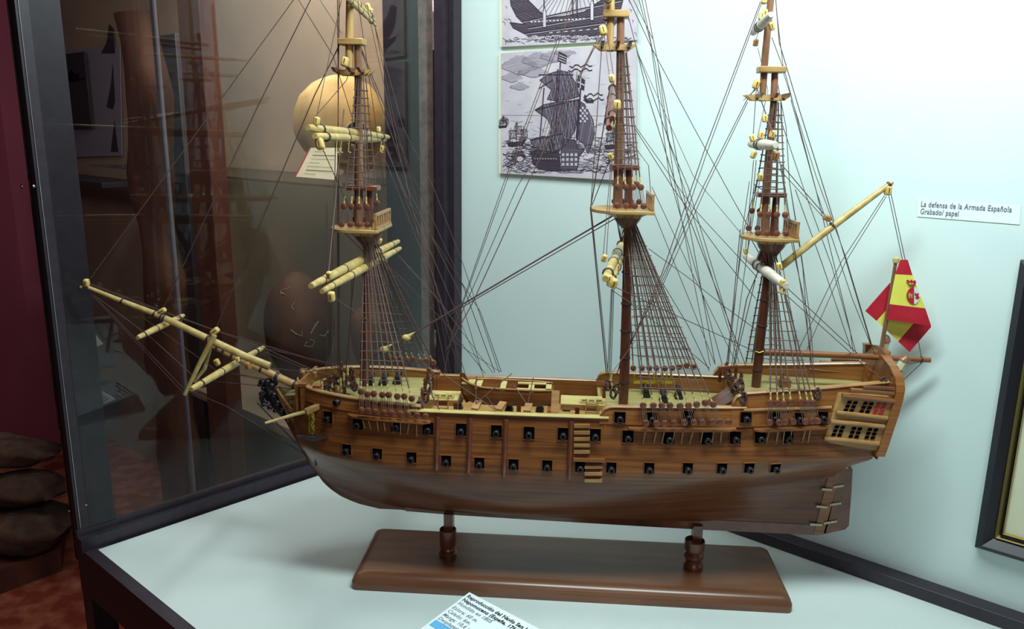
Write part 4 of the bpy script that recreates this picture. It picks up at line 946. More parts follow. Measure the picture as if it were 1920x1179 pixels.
# gallery body (solid, tapers into the side)
def gallery(sd):
    outer = [(1581, 738), (1676, 748), (1648, 846), (1543, 828)]; o_ = [P(x, y, tn) for x, y in outer]
    a = [V((p[0], sd*-p[1], p[2])) for p in o_]; ins = [V((p[0]+(.0 if i in (1, 2) else -.012), sd*(.045 if i in (1, 2) else .048), p[2])) for i, p in enumerate(o_)]
    mb = MB(); mb.grid([a, ins], True); mb.add(a, [(0, 1, 2, 3)]); g0 = sp_(mb, 'quarter_gallery', 'platform')
    lo = [P(x, y, tn) for x, y in ((1541, 828), (1648, 844))]; lw = [P(x, y, -.035) for x, y in ((1590, 868), (1640, 852))]
    mb = MB(); A = [V((p[0], sd*-p[1], p[2])) for p in lo]; B = [V((p[0], sd*-p[1], p[2])) for p in lw]
    mb.grid([A, B]); mb.add([A[0], B[0], V((A[0][0], sd*.04, A[0][2])), V((B[0][0], sd*.02, B[0][2]))], [(0, 1, 3, 2)]); mb.grid([[V((q[0], sd*.04, q[2])) for q in A], [V((q[0], sd*.02, q[2])) for q in B]]); sp_(mb, 'gallery_drop', 'hull', g0)
    def T(x, y, e): q = P(x, y, tn-e); return V((q[0], sd*(-(tn-e)), q[2]))
    for (xa, ya, xb, yb, r, m_) in ((1579, 741, 1677, 752, .0034, 'wood'), (1568, 773, 1664, 784, .0028, 'rail'), (1557, 790, 1658, 800, .0030, 'rail'), (1545, 822, 1648, 832, .0030, 'rail'), (1594, 731, 1676, 737, .003, 'wood'), (1618, 726, 1676, 729, .0026, 'red')):
        mb = MB(); mb.tube([T(xa, ya, .002), T((xa+xb)/2, (ya+yb)/2-.5, .002), T(xb, yb, .002)], r, 8); sp_(mb, 'gallery_moulding', m_, g0)
    for (wins, nc, nr_, w_, h_, skew) in (([(1595, 762), (1625, 764), (1650, 766)], 2, 3, 11, 7.4, -3.6), ([(1572, 808), (1604, 811), (1634, 813)], 2, 3, 11, 7.2, -3.0)):
        for wi, (cx_, cy_) in enumerate(wins):
            mb = MB()
            for c in range(nc):
                for r in range(nr_):
                    x = cx_+(c-.5)*w_+(r-1)*skew; y = cy_+(r-1)*h_+(c-.5)*1.0
                    mb.prism([T(x-3.6+1.2, y-2.4, .0012), T(x+3.6+1.2, y-2.0, .0012), T(x+3.6-1.2, y+2.8, .0012), T(x-3.6-1.2, y+2.4, .0012)], V((0, -sd*.0009, 0)))
            sp_(mb, 'gallery_window', 'port' if not (wi == 2 and cy_ < 790) else 'flagred', g0)
    g0['label'] = 'slanted yellow-brown gallery with two rows of small windows'
gallery(1); gallery(-1)
mb = MB(); rows = []
bandpts = [(1648, 850), (1656, 828), (1665, 800), (1674, 773), (1682, 745), (1686, 725), (1687, 707), (1683, 690), (1675, 676)]
prof = []
for i, (x, y) in enumerate(bandpts):
    prof.append(P(x, y, -.055))
for sd in (-1, 1):
    rows = []
    for i, p in enumerate(prof):
        f = i/(len(prof)-1); t = .066 if f < .6 else .066-.03*((f-.6)/.4)**1.6
        rows.append([V((p[0]-.0075, sd*t, p[2])), V((p[0]+.0035, sd*t, p[2])), V((p[0]+.0035, sd*(t-.010), p[2])), V((p[0]-.0075, sd*(t-.010), p[2]))])
    mb = MB(); mb.grid(rows, True); mb.add(rows[0], [(0, 1, 2, 3)]); mb.add(rows[-1], [(3, 2, 1, 0)]); sp_(mb, 'transom_timber', 'bulwark')
# taffrail (arched) and transom face
mb = MB(); arch = [V((.411, -.056, .300)), V((.414, -.056, .335))]
for k in range(13):
    a = math.pi*(1-k/12); arch.append(V((.4135, math.cos(a)*.048, .338+.028*math.sin(a))))
arch += [V((.414, .056, .335)), V((.411, .056, .300))]
mb.prism(arch, V((.005, 0, 0))); sp_(mb, 'taffrail', 'wood')
mb = MB(); tf = [V((.404, -.058, .226)), V((.420, -.058, .31)), V((.420, .058, .31)), V((.404, .058, .226))]; mb.prism(tf, V((.002, 0, 0))); sp_(mb, 'transom', 'wood')
mb = MB(); mb.grid([[V((.404, -.05, .228)), V((.404, .05, .228))], [V((.388, -.028, .208)), V((.388, .028, .208))], [V((.376, -.006, .190)), V((.376, .006, .190))]]); sp_(mb, 'counter', 'hull')
def lantern(p, d, r=.0075):
    mb = MB(); mb.lathe([(r*.5, -.02), (r*.9, -.018), (r, -.013), (r*.6, -.010), (r*.8, -.008)], p, d, 10); o = sp_(mb, 'stern_lantern', 'rail')
    mb = MB(); mb.lathe([(r*.75, -.008), (r*.8, .004)], p, d, 8); sp_(mb, 'lantern_glass', 'pale', o)
    mb = MB(); mb.lathe([(r*.95, .004), (r*.8, .009), (r*.5, .012), (r*.15, .0135)], p, d, 10); sp_(mb, 'lantern_cap', 'masttop', o)
lantern(P(1660, 645, .01), V((.02, 0, 1)), .0068); lantern(P(1692, 682, -.04), V((.45, 0, 1)), .0078)
mb = MB(); q = P(1653, 661, .01); mb.lathe([(.010, -.002), (.012, 0), (.011, .003), (.009, .004)], q, UZ, 18); mb.tube([q-UZ*.002, V((q[0]-.006, .0, .31))], .003, 8); mb.tube([q-UZ*.002, V((q[0]+.008, .0, .31))], .003, 8); sp_(mb, 'lantern_bracket', 'wood')

# ---------------- flag
mb = MB(); mb.tube([P(1651, 662), P(1666, 575), P(1680, 488)], [.0028, .0026, .0022], 10); pole = sp_(mb, 'flagpole', 'masttop')
mb = MB(); mb.lathe([(.0015, -.004), (.0038, -.003), (.0042, 0), (.0038, .003), (.0015, .0045)], P(1680, 488), UZ, 12); sp_(mb, 'finial', 'cream', pole)
def fl(pts, t, mat, name, par=None, th=.0006):
    ps = [P(x, y, (t if len(r_) == 0 else r_[0])) for (x, y, *r_) in pts]; mb = MB(); mb.prism(ps, V((0, th, 0))); return sp_(mb, name, mat, par)
def band_quad(l0, r0, l1, r1, mat, n=6, par=None, nm='flag_band'):
    rows = []
    for j in range(4):
        f = j/3; a = (lerp(l0[0], l1[0], f), lerp(l0[1], l1[1], f)); b = (lerp(r0[0], r1[0], f), lerp(r0[1], r1[1], f)); row = []
        for i in range(n+1):
            g = i/n; x = lerp(a[0], b[0], g); y = lerp(a[1], b[1], g); row.append(P(x, y, -.0045-.004*math.sin(g*math.pi/2+.2)*(.4+.6*(y-487)/120)))
        rows.append(row)
    rows = [rw+[p+V((0, .0007, 0)) for p in reversed(rw)] for rw in rows]; mb = MB(); mb.grid(rows, True); k_ = len(rows[0]); mb.add(rows[0], [tuple(range(k_))]); mb.add(rows[-1], [tuple(range(k_))]); return sp_(mb, nm, mat, par)
flag = band_quad((1688, 487), (1702, 487), (1679, 514), (1711, 516), 'flagred', nm='flag')
band_quad((1679, 514), (1711, 516), (1668, 570), (1735, 578), 'flagyel', par=flag)
band_quad((1668, 570), (1735, 578), (1663.5, 599), (1746, 611), 'flagred', par=flag)
def bk(pts, mat):
    ps = [P(x, y, .006) for x, y in pts]; mb = MB(); mb.prism(ps, V((0, .0006, 0))); sp_(mb, 'flag_band', mat, flag)
bk([(1669, 530), (1622.5, 583), (1643.5, 601.5), (1690, 550)], 'flagred'); bk([(1643.5, 601.5), (1684, 640), (1733, 583), (1690, 550)], 'flagyel'); bk([(1684, 640), (1705.5, 660), (1746, 613), (1733, 583)], 'flagred')
def em(pts, mat, e=.0012, nm='flag_emblem'):
    def tt(x, y):
        l = interp(y, [(487, 1688), (514, 1679), (570, 1668)]); r = interp(y, [(487, 1702), (516, 1711), (578, 1735)]); g = (x-l)/(r-l); return -.0045-.004*math.sin(g*math.pi/2+.2)*(.4+.6*(y-487)/120)-e
    ps = [P(x, y, tt(x, y)) for x, y in pts]; mb = MB(); mb.prism(ps, V((0, .0003, 0))); sp_(mb, nm, mat, flag)
cx_, cy_ = 1712, 554
em([(cx_+2+14*math.cos(a), cy_+16*math.sin(a)) for a in [math.pi/2+math.pi*k/12 for k in range(13)]], 'flagred')
em([(cx_+2+10.5*math.cos(a), cy_+16*math.sin(a)) for a in [-math.pi/2+math.pi*k/12 for k in range(13)]], 'white')
em([(1704, 559), (1703, 552), (1705, 547), (1707, 551), (1710, 551), (1711, 547), (1711, 559), (1708.5, 559), (1708.5, 555), (1706.5, 555), (1706.5, 559)], 'cream', .0018)
em([(1716, 548), (1719, 551), (1723, 549), (1722, 554), (1724, 558), (1720, 561), (1716, 558), (1719, 555), (1715, 553)], 'flagred', .0018)
em([(1699, 526), (1702, 524), (1706, 527), (1709, 524), (1712, 527), (1716, 525), (1718, 529), (1716, 535), (1705, 535)], 'flagred', .0018)
em([(1704, 531), (1707, 529), (1709, 532), (1712, 530), (1714, 533), (1706, 534)], 'cream', .0023)
if ratstuff.v:
    o = sp_(ratstuff, 'ratline', 'rope2'); o['kind'] = 'stuff'

# ================================================================== INFORMATION CARD
def card():
    top = onz(880, 1110, .045); e1 = W.copy(); best = None
    for k in range(5, 80):
        th_ = math.radians(k); e2 = -G*math.cos(th_)-UZ*math.sin(th_); p = top+e2*.03; v = p-CAM; d = v.dot(cF); x = CX+FP*v.dot(cR)/d; y = CY-FP*v.dot(cU)/d
        sl = (y-1110)/(x-880); 
        if best is None or abs(sl+.75) < best[0]: best = (abs(sl+.75), th_, e2)
    th_, e2 = best[1], best[2]; n = e1.cross(e2).normalized()
    if n.z < 0: n = -n
    hgt = .045/math.sin(th_)
    root = empty('information_card', V((top.x, top.y, 0)))
    tag(root, 'white printed card with bold Spanish text lying in front of the ship stand', 'card')
    def C(mb, nm, mat, par=None):
        o = mb.build(nm, mat); o.parent = root; o.matrix_parent_inverse = Matrix.Translation(-root.location); return o
    ww = .13; hgt2 = hgt*.97
    mb = MB(); q = [top, top+e1*ww, top+e1*ww+e2*hgt2, top+e2*hgt2]; mb.prism(q, -n*.0006)
    C(mb, 'card_face', 'paper')
    mb = MB(); b = top+G*.015; q = [top-n*.0007, top+e1*ww-n*.0007, V((b.x, b.y, 0.0005))+e1*ww, V((b.x, b.y, .0005))]; mb.prism(q, G*.0006); C(mb, 'card_back', 'paper')
    lines = [('Reproducción del Navío San Juan', 1, .0062), ('Nepomuceno (España, 1766)', 1, .0062), ('Hundido en 1805', 0, .0062), ('Eslora: 60 m.', 0, .0062), ('Calado: 6m.', 0, .0062), ('Manga: 10,6 m.', 0, .0062), ('Desplazamiento', 0, .0062)]
    rot = Matrix((e1, -e2, n)).transposed().to_4x4()
    y = .0092
    for i, (t, bold, sz) in enumerate(lines):
        c = bpy.data.curves.new('lettering', 'FONT'); c.body = t; c.size = sz*1.28; c.extrude = .00008; c.offset = .00022 if bold else .00003; c.shear = .25 if not bold else .1; c.space_character = 1.08
        c.materials.append(M['ink'] if bold else M['inkgrey']); o = bpy.data.objects.new('lettering', c); COL.objects.link(o)
        o.matrix_world = Matrix.Translation(top+e1*.0035+e2*y+n*.0002) @ rot
        mw = o.matrix_world.copy(); o.parent = root; o.matrix_parent_inverse = Matrix.Translation(-root.location); o.matrix_basis = mw; to_mesh(o)
        y += .0082 if i != 2 else .0098
    mb = MB(); a = top+e1*.0035+e2*(y-.006); mb.prism([a, a+e1*.03, a+e1*.03+e2*.012, a+e2*.012], n*.0003); C(mb, 'printed_patch', 'bluepatch')
card()

# ================================================================== WALL THINGS
def wthing(name, base, label, cat, group=None):
    o = empty(name, base); tag(o, label, cat, group); return o
def wpart(root, mb, nm, mat, bevel=0):
    o = mb.build(nm, mat, bevel=bevel); o.parent = root; o.matrix_parent_inverse = Matrix.Translation(-root.location); return o
def wpoly(mb, pts, off, th=.0002): 
    mb.prism([onwall(x, y, off) for x, y in pts], WN*th)
def wline(mb, pts, off, wd):
    ps = [onwall(x, y, off) for x, y in pts]
    for a, b in zip(ps, ps[1:]):
        if (b-a).length > 1e-6: mb.obox((a+b)/2, (b-a, (b-a).cross(WN), WN), ((b-a).length/2+wd*.2, wd/2, .00008))
TH = .006
def board(root, quad):
    mb = MB(); q = [onwall(x, y, .0012) for x, y in quad]; mb.prism(q, WN*TH); wpart(root, mb, 'backing_board', 'printedge')
    mb = MB(); q = [onwall(x, y, .0074) for x, y in quad]; mb.prism(q, WN*.0002); wpart(root, mb, 'print_sheet', 'print')
O_ = .0077
def hatchpoly(mb, poly, ang, gap, wd, off, prob=1.0):
    """parallel engraved strokes clipped to a convex or concave outline"""
    ca, sa = math.cos(ang), math.sin(ang); r = [(x*ca+y*sa, -x*sa+y*ca) for x, y in poly]; y0 = min(q[1] for q in r); y1 = max(q[1] for q in r); y = y0+gap/2
    while y < y1:
        xs = []
        for (xa, ya), (xb, yb) in zip(r, r[1:]+r[:1]):
            if (ya <= y) != (yb <= y): xs.append(xa+(xb-xa)*(y-ya)/(yb-ya))
        xs.sort()
        for a, b in zip(xs[::2], xs[1::2]):
            if random.random() < prob and b-a > 1: wline(mb, [(a*ca-y*sa, a*sa+y*ca), (b*ca-y*sa, b*sa+y*ca)], off, wd)
        y += gap*random.uniform(.8, 1.2)
def waves(mb, x0, x1, y0, y1, n, off, wd, amp=3, ln=12):
    for _ in range(n):
        x = random.uniform(x0, x1-ln); y = random.uniform(y0, y1); l = random.uniform(ln*.5, ln*1.3); a = random.uniform(-amp, amp)*1.0; sl = random.uniform(-.5, .5)
        wline(mb, [(min(x1, x+l*k/4), min(y1, max(y0, y+a*math.sin(math.pi*k/4)+sl*l*k/4))) for k in range(5)], off, wd*random.uniform(.6, 1.4))
# lower engraving
q1 = [(939, 100), (1194, 80), (1194, 340), (939, 325)]
lp = wthing('engraving_print', onwall(939, 325, 0), 'lower grey engraving print of a sailing warship under full sail on the white wall', 'print', None)
board(lp, q1)
mb = MB(); mm = MB(); ml = MB()
# clouds
for (cx0, cy0, rx, ry) in ((975, 122, 34, 16), (1010, 112, 30, 13), (1040, 105, 26, 10), (960, 145, 20, 8), (1000, 135, 28, 9), (975, 162, 18, 6), (1060, 98, 20, 7)):
    pol = [(max(941, cx0+rx*math.cos(a)*(1+.15*math.sin(3*a))), max(103-(cx0-939)*.07, cy0+ry*math.sin(a)*(1+.2*math.cos(4*a)))) for a in [k*math.pi/9 for k in range(18)]]
    hatchpoly(ml, pol, random.uniform(-.3, .2), 1.9, .0011, O_); wline(mm, pol[3:11], O_+.0002, .0009)
for _ in range(40):
    x = random.uniform(945, 1150); y = random.uniform(105, 215); l = random.uniform(4, 14); wline(ml, [(x, y), (min(1190, x+l), y-.5)], O_, .0006)
wline(mm, [(940, 216), (1192, 218)], O_, .0007)
seap = [(940, 222), (1193, 222), (1193, 336), (940, 322)]
waves(mm, 941, 1192, 258, 324, 420, O_, .0012, 4, 14); waves(mm, 941, 1192, 224, 262, 60, O_, .0007, 1.2, 12); waves(mb, 941, 1192, 270, 324, 130, O_+.0002, .0012, 4, 12)
# big ship: sails, hull
sails = [[(1012, 150), (1030, 138), (1050, 132), (1068, 136), (1082, 160), (1086, 180), (1066, 186), (1040, 188), (1026, 186), (1034, 168)],
         [(1003, 206), (1020, 196), (1050, 190), (1084, 188), (1084, 215), (1078, 245), (1060, 272), (1040, 285), (1018, 290), (1030, 262), (1034, 240), (1026, 222)],
         [(1084, 188), (1096, 195), (1112, 225), (1115, 250), (1108, 275), (1103, 288), (1095, 270), (1080, 258), (1082, 230)],
         [(994, 262), (1020, 255), (1034, 262), (1040, 285), (1004, 292), (1000, 275)]]
for i, pl_ in enumerate(sails):
    wpoly(mm, pl_, O_+.0001, .0001); hatchpoly(mb, pl_, 1.45+.15*i, 2.6, .0009, O_+.0004, .9); hatchpoly(ml, pl_, 1.3, 7, .0009, O_+.0005, .6); wline(mb, pl_+pl_[:1], O_+.0005, .0012)
hl = [(996, 285), (1008, 280), (1020, 283), (1048, 286), (1052, 320), (1030, 320), (1010, 316), (998, 305)]
h2 = [(1052, 285), (1056, 262), (1078, 262), (1082, 278), (1096, 280), (1086, 292), (1082, 318), (1054, 320)]
wpoly(mm, hl, O_+.0003, .0001); wpoly(mm, h2, O_+.0003, .0001)
hatchpoly(mb, hl, .1, 1.7, .0011, O_+.0005); hatchpoly(mb, hl, 1.5, 3, .0009, O_+.0006); hatchpoly(mb, h2, .05, 2.6, .0010, O_+.0005); wline(mb, hl+hl[:1], O_+.0006, .0014); wline(mb, h2+h2[:1], O_+.0006, .0014)
ww_ = MB()
for (x, y) in [(1056+8*c, 290+9*r) for c in range(4) for r in range(3)]: wpoly(ww_, [(x-2.4, y-2.6), (x+2.4, y-2.6), (x+2.4, y+2.6), (x-2.4, y+2.6)], O_+.0009, .0001)
for k in range(9): wline(ww_, [(1002+5*k, 297), (1004+5*k, 298)], O_+.0009, .0012)
for r in range(6):
    for c in range(4):
        if (r+c) % 2: x = 1087+4*c; y = 200+5*r; wpoly(ww_, [(x, y), (x+3.4, y+.5), (x+3.6, y+4.6), (x, y+4)], O_+.0009, .0001)
# masts, flags, streamers
for (a, b) in (((1052, 100), (1040, 262)), ((1046, 130), (1042, 190)), ((1090, 150), (1082, 262)), ((1020, 165), (1012, 262))): wline(mb, [a, b], O_+.0006, .0024)
wpoly(mb, [(1048, 96), (1063, 104), (1061, 120), (1045, 114)], O_+.0006); hatchpoly(ww_, [(1049, 100), (1062, 107), (1060, 118), (1047, 112)], .4, 5, .0011, O_+.0009)
for (ys, x0_, x1_) in ((124, 1068, 1110), (132, 1066, 1110), (178, 1096, 1130), (187, 1094, 1132)): wline(mb, [(lerp(x0_, x1_, k/8), ys+3*math.sin(k*1.9)-2*(k/8)) for k in range(9)], O_+.0006, .0017)
wline(mb, [(1096, 181), (1100, 190), (1112, 190)], O_+.0006, .005)
wpoly(mb, [(1083, 140), (1097, 150), (1095, 170), (1082, 162)], O_+.0005); wline(ww_, [(1089, 146), (1088, 165)], O_+.0009, .002); wline(ww_, [(1083, 153), (1096, 160)], O_+.0009, .002)
for k in range(16):
    x = 1010+k*5; wline(mb, [(lerp(1047, 1090, k/15), 134+(k % 3)*16), (x, 278)], O_+.0007, .0006)
for (a, b) in (((1004, 206), (1086, 186)), ((1010, 166), (1036, 150)), ((996, 262), (1056, 250)), ((1010, 140), (1075, 140))): wline(mb, [a, b], O_+.0007, .0016)
# small ships
for (ox, oy, sc) in ((968, 245, 1), (1150, 250, 1), (943, 225, .5)):
    wpoly(mb, [(ox-18*sc, oy+22*sc), (ox-14*sc, oy+30*sc), (ox+12*sc, oy+28*sc), (ox+20*sc, oy+14*sc), (ox+8*sc, oy+20*sc)], O_+.0004)
    for dx, hh in ((-12, 30), (0, 42), (12, 34)): wline(mb, [(ox+dx*sc, oy+24*sc), (ox+dx*sc+2, oy+(24-hh)*sc)], O_+.0005, .0011)
    for dx, dy in ((-14, 0), (-2, -8), (8, -2)): 
        pl_ = [(ox+dx*sc, oy+dy*sc), (ox+(dx+12)*sc, oy+(dy-1)*sc), (ox+(dx+13)*sc, oy+(dy+13)*sc), (ox+(dx+1)*sc, oy+(dy+15)*sc)]; hatchpoly(mb, pl_, 1.2, 2.4, .0009, O_+.0004); wline(mb, pl_+pl_[:1], O_+.0004, .0008)
    for k in range(5): wline(mb, [(ox, oy-16*sc), (ox+(k*8-16)*sc, oy+22*sc)], O_+.0005, .0005)
pl_ = [(972+14*math.cos(a), 294+11*math.sin(a)) for a in [k*math.pi/8 for k in range(16)]]; hatchpoly(mb, pl_, .3, 1.8, .001, O_+.0003); wpoly(ww_, [(975+6*math.cos(a), 298+5*math.sin(a)) for a in [k*math.pi/6 for k in range(12)]], O_+.0008)
wpart(lp, mb, 'engraved_lines', 'ink2')['kind'] = 'stuff'; wpart(lp, mm, 'engraved_midtones', 'ink3')['kind'] = 'stuff'; wpart(lp, ml, 'engraved_clouds', 'ink4')['kind'] = 'stuff'; wpart(lp, ww_, 'engraved_highlights', 'print')['kind'] = 'stuff'
# upper engraving
q2 = [(940, -120), (1196, -150), (1195, 75), (941, 88)]
upt = wthing('engraving_print', onwall(941, 88, 0), 'upper grey engraving print of a ship hull in curling waves', 'print')
board(upt, q2)
mb = MB(); mm = MB(); ww_ = MB()
hl = [(954, -20), (958, 10), (968, 30), (984, 46), (956, 42), (962, 52), (982, 62), (1000, 73), (1060, 72), (1120, 66), (1140, 58), (1158, 40), (1170, -10), (1176, -30), (1120, 5), (1096, 22), (1060, 30), (1030, 33), (1012, 22), (985, -5), (970, -30)]
wpoly(mm, hl, O_+.0002, .0001); hatchpoly(mb, hl, -.1, 2.0, .0010, O_+.0004); hatchpoly(mb, hl, .5, 4.5, .0007, O_+.0005); wline(mb, hl+hl[:1], O_+.0006, .0016)
for (a, b) in (((985, 62), (1150, 40)), ((990, 52), (1158, 22)), ((980, 40), (1165, 0))): wline(mb, [a, b], O_+.0008, .0016); wline(ww_, [(a[0], a[1]+2.5), (b[0], b[1]+2.5)], O_+.0009, .0008)
for (x, y0_, y1_) in ((1074, -40, 35), (1082, -40, 36), (1020, -40, 45), (1112, -30, 25)): wline(mb, [(x, y0_), (x, y1_)], O_+.0009, .0022)
for (x, y, h_) in ((1021, 25, 26), (1110, 8, 30)): wpoly(ww_, [(x-3, y), (x, y-12), (x+3, y), (x+3, y+h_), (x-3, y+h_)], O_+.0009); wline(mb, [(x-3, y), (x, y-12), (x+3, y), (x+3, y+h_), (x-3, y+h_), (x-3, y)], O_+.0012, .0009)
for k in range(14): wline(mb, [(1078, -60), (1000+k*10, 30-k)], O_+.0007, .0006)
for (x) in range(995, 1100, 7): wline(ww_, [(x, 41-(x-995)*.06), (x+3.5, 41-(x-995)*.06)], O_+.001, .0024)
for k in range(7): wline(ww_, [(1030+k*14, 62-k*1.2), (1036+k*14, 61-k*1.2)], O_+.001, .0016)
random.seed(3)
for k in range(260):
    x = random.uniform(942, 1190); y = random.uniform(-100, 82-(x-940)*.03)
    inside = (956 < x < 1172 and -20 < y < 70 and not (x < 1000 and y < 20 and False))
    if inside and (y > 20 or x > 1000): continue
    a = random.uniform(.3, 1.1); l = random.uniform(6, 14); pp = [(min(1193, max(942, x+l*t*math.cos(a)+2*math.sin(t*5))), min(84-(x-940)*.04, y+l*t*math.sin(a))) for t in (0, .3, .6, 1)]; wline(mm if k % 2 else mb, pp, O_, .0011)
waves(mm, 945, 1188, 70, 78, 60, O_+.0007, .0012, 3, 10); waves(ww_, 975, 1130, 67, 74, 50, O_+.0011, .0016, 3, 9)
wpart(upt, mb, 'engraved_lines', 'ink2')['kind'] = 'stuff'; wpart(upt, mm, 'engraved_midtones', 'ink3')['kind'] = 'stuff'; wpart(upt, ww_, 'engraved_highlights', 'print')['kind'] = 'stuff'
# wall label
wlab = wthing('wall_label', onwall(1722, 400, 0), 'small white paper caption strip with two lines of bold text on the right wall', 'label')
mb = MB(); q = [onwall(x, y, .0006) for x, y in ((1720, 373), (1914, 385), (1912, 421), (1720, 406))]
mb.prism(q, WN*.0003); wpart(wlab, mb, 'paper_strip', 'paper')
e1 = W; e2 = -UZ; rot = Matrix((e1, UZ, WN)).transposed().to_4x4()
for t, (x, y), wx in (('La defensa de la Armada Española', (1726, 387), 1897), ('Grabado/ papel', (1725, 400.5), 1797)):
    c = bpy.data.curves.new('lettering', 'FONT'); c.body = t; p0 = onwall(x, y, .0013); p1 = onwall(1897, 400, .0013)
    c.size = .0104; c.extrude = .00008; c.offset = .00012; c.space_character = 1.1; c.materials.append(M['inkgrey']); o = bpy.data.objects.new('lettering', c); COL.objects.link(o)
    o.parent = wlab; o.matrix_parent_inverse = Matrix.Translation(-wlab.location); o.matrix_basis = Matrix.Translation(p0) @ rot; to_mesh(o, (onwall(wx, 395, .0013)-onwall(x, 395, .0013)).length)
# framed picture
fr = wthing('framed_picture', onwall(1830, 1021, 0), 'black framed picture with gilt inner edge and cream mount cut by the right border', 'picture')
fc = onwall(1830, 1021, .001); fw, fh = .42, .40
def fbar(i0, wd, dep, mat, nm):
    mb = MB()
    A = fc+W*i0+UZ*i0; B = fc+W*(fw-i0)+UZ*i0; C = fc+W*(fw-i0)+UZ*(fh-i0); D = fc+W*i0+UZ*(fh-i0)
    a = fc+W*(i0+wd)+UZ*(i0+wd); b = fc+W*(fw-i0-wd)+UZ*(i0+wd); c = fc+W*(fw-i0-wd)+UZ*(fh-i0-wd); d = fc+W*(i0+wd)+UZ*(fh-i0-wd)
    o = [A, B, C, D]; i = [a, b, c, d]; mid = [lerp(p, q_, .45)+WN*(dep*1.25) for p, q_ in zip(o, i)]
    rows = [o, [p+WN*dep*.6 for p in o], mid, [p+WN*dep*.55 for p in i], i]
    mb.grid(rows, True); mb.grid([o, i], True); return wpart(fr, mb, nm, mat)
fbar(0, .020, .014, 'pframe', 'picture_frame'); fbar(.020, .006, .008, 'gold', 'gilt_slip'); fbar(.0262, .0022, .0075, 'pframe', 'gilt_slip'); fbar(.0285, .0022, .006, 'gold', 'gilt_slip')
mb = MB(); mb.obox(fc+W*fw/2+UZ*fh/2+WN*.001, (W, UZ, WN), (fw/2-.029, fh/2-.029, .001)); wpart(fr, mb, 'mount', 'mat')

# ================================================================== NEIGHBOURING CASE (behind the side glass)
NO = -.42; nc = empty('wall_case', onwall(600, 700, NO)); tag(nc, 'neighbouring wall display case with beige back panel holding clay jars', 'display case')
def ncp(mb, nm, mat): 
    o = mb.build(nm, mat); o.parent = nc; o.matrix_parent_inverse = Matrix.Translation(-nc.location); return o
def wplank(x0, x1, z0, z1, off, th):
    a = onwall(x0, 300, off); b = onwall(x1, 300, off); c = (a+b)/2; c.z = (z0+z1)/2; return MB().obox(c, (W, WN, UZ), (abs((b-a).dot(W))/2, th/2, (z1-z0)/2))
ncp(wplank(20, 850, -.95, 1.3, NO, .02), 'back_panel', 'panel')
ncp(wplank(736, 785, -.95, 1.3, -.01, .04), 'corner_post', 'frame')
shz = onwall(600, 339, -.2).z
def shelf(z, d0, d1, th, mat, nm, x0=430, x1=738):
    a = onwall(x0, 339, NO); b = onwall(x1, 339, NO); c = (a+b)/2+WN*(d0+d1)/2; c.z = z; return ncp(MB().obox(c, (W, WN, UZ), (abs((b-a).dot(W))/2, (d1-d0)/2, th/2)), nm, mat)
shelf(shz, .025, .34, .006, 'shelf', 'glass_shelf', 330, 820)
zf = onwall(600, 735, -.2).z-.10
shelf(zf, .025, .34, .03, 'panel', 'case_floor', 440, 820)
def jar(name, cx0, cy0, prof, scale, off, label, mat, tilt=(0, 0, 1), spots=None):
    c = onwall(cx0, cy0, off); root = empty(name, c); tag(root, label, 'jar')
    mb = MB(); ax = V(tilt).normalized(); x_, y_ = perp(ax); rows = []
    for r, z in prof:
        rows.append([c+ax*z*scale+(x_*math.cos(a)+y_*math.sin(a))*r*scale*(1+.012*math.sin(3*a+z*9)) for a in [2*math.pi*k/36 for k in range(36)]])
    mb.grid(rows, True); o = mb.build('jar_body', mat, ang=60); o.parent = root; o.matrix_parent_inverse = Matrix.Translation(-c); return root, c, ax
ppm = (onwall(640, 225, -.24)-CAM).dot(cF)/FP
rz_, c, ax = jar('round_clay_jar', 640, 232, [(.001, 1), (.3, .96), (.6, .82), (.85, .55), (.97, .22), (1, 0), (.95, -.25), (.82, -.5), (.62, -.72), (.42, -.86), (.34, -.92), (.33, -1.0), (.40, -1.06), (.36, -1.08), (.28, -1.0), (.26, -.9), (.001, -.88)], 88*ppm, -.24, 'large round ochre clay jar lying tilted on the glass shelf, lit from above', 'clay', (-.28, -.28, .90))
mb = MB(); nrm = (CAM-c).normalized(); 
q = [onwall(583, 277, -.12), onwall(641, 277, -.12), onwall(628, 337, -.085), onwall(555, 331, -.085)]
mb.prism(q, WN*.0015); lc = mb.build('caption_card', 'mat'); tag(lc, 'cream caption card with a red edge leaning under the round clay jar', 'card')
mb = MB()
for i in range(7):
    f = (i+1)/8; a = lerp(q[0], q[3], f); b = lerp(q[1], q[2], f); mb.bar(lerp(a, b, .2)+WN*.003, lerp(a, b, .9 if i % 3 else .5)+WN*.003, .0004, .0018 if i in (1, 5) else .0009)
mb.build('printed_lines', 'timber', lc)
mb = MB(); mb.bar(q[0]+WN*.002, q[3]+WN*.002, .004, .003); mb.build('red_edge', 'flagred', lc)
mb = MB(); nrm = (CAM-c).normalized(); oc = onwall(668, 250, -.24); oc = oc+nrm*(88*ppm*.93)
mb.lathe([(.0365, -.012), (.0365, .002), (.031, .004), (.027, .000)], oc, nrm, 24); o = mb.build('jar_rim', 'clay', None); o.parent = rz_; o.matrix_parent_inverse = Matrix.Translation(-rz_.location)
mb = MB(); mb.lathe([(.0275, .0), (.0275, .0035)], oc, nrm, 24); o = mb.build('jar_mouth', 'port'); o.parent = rz_; o.matrix_parent_inverse = Matrix.Translation(-rz_.location)
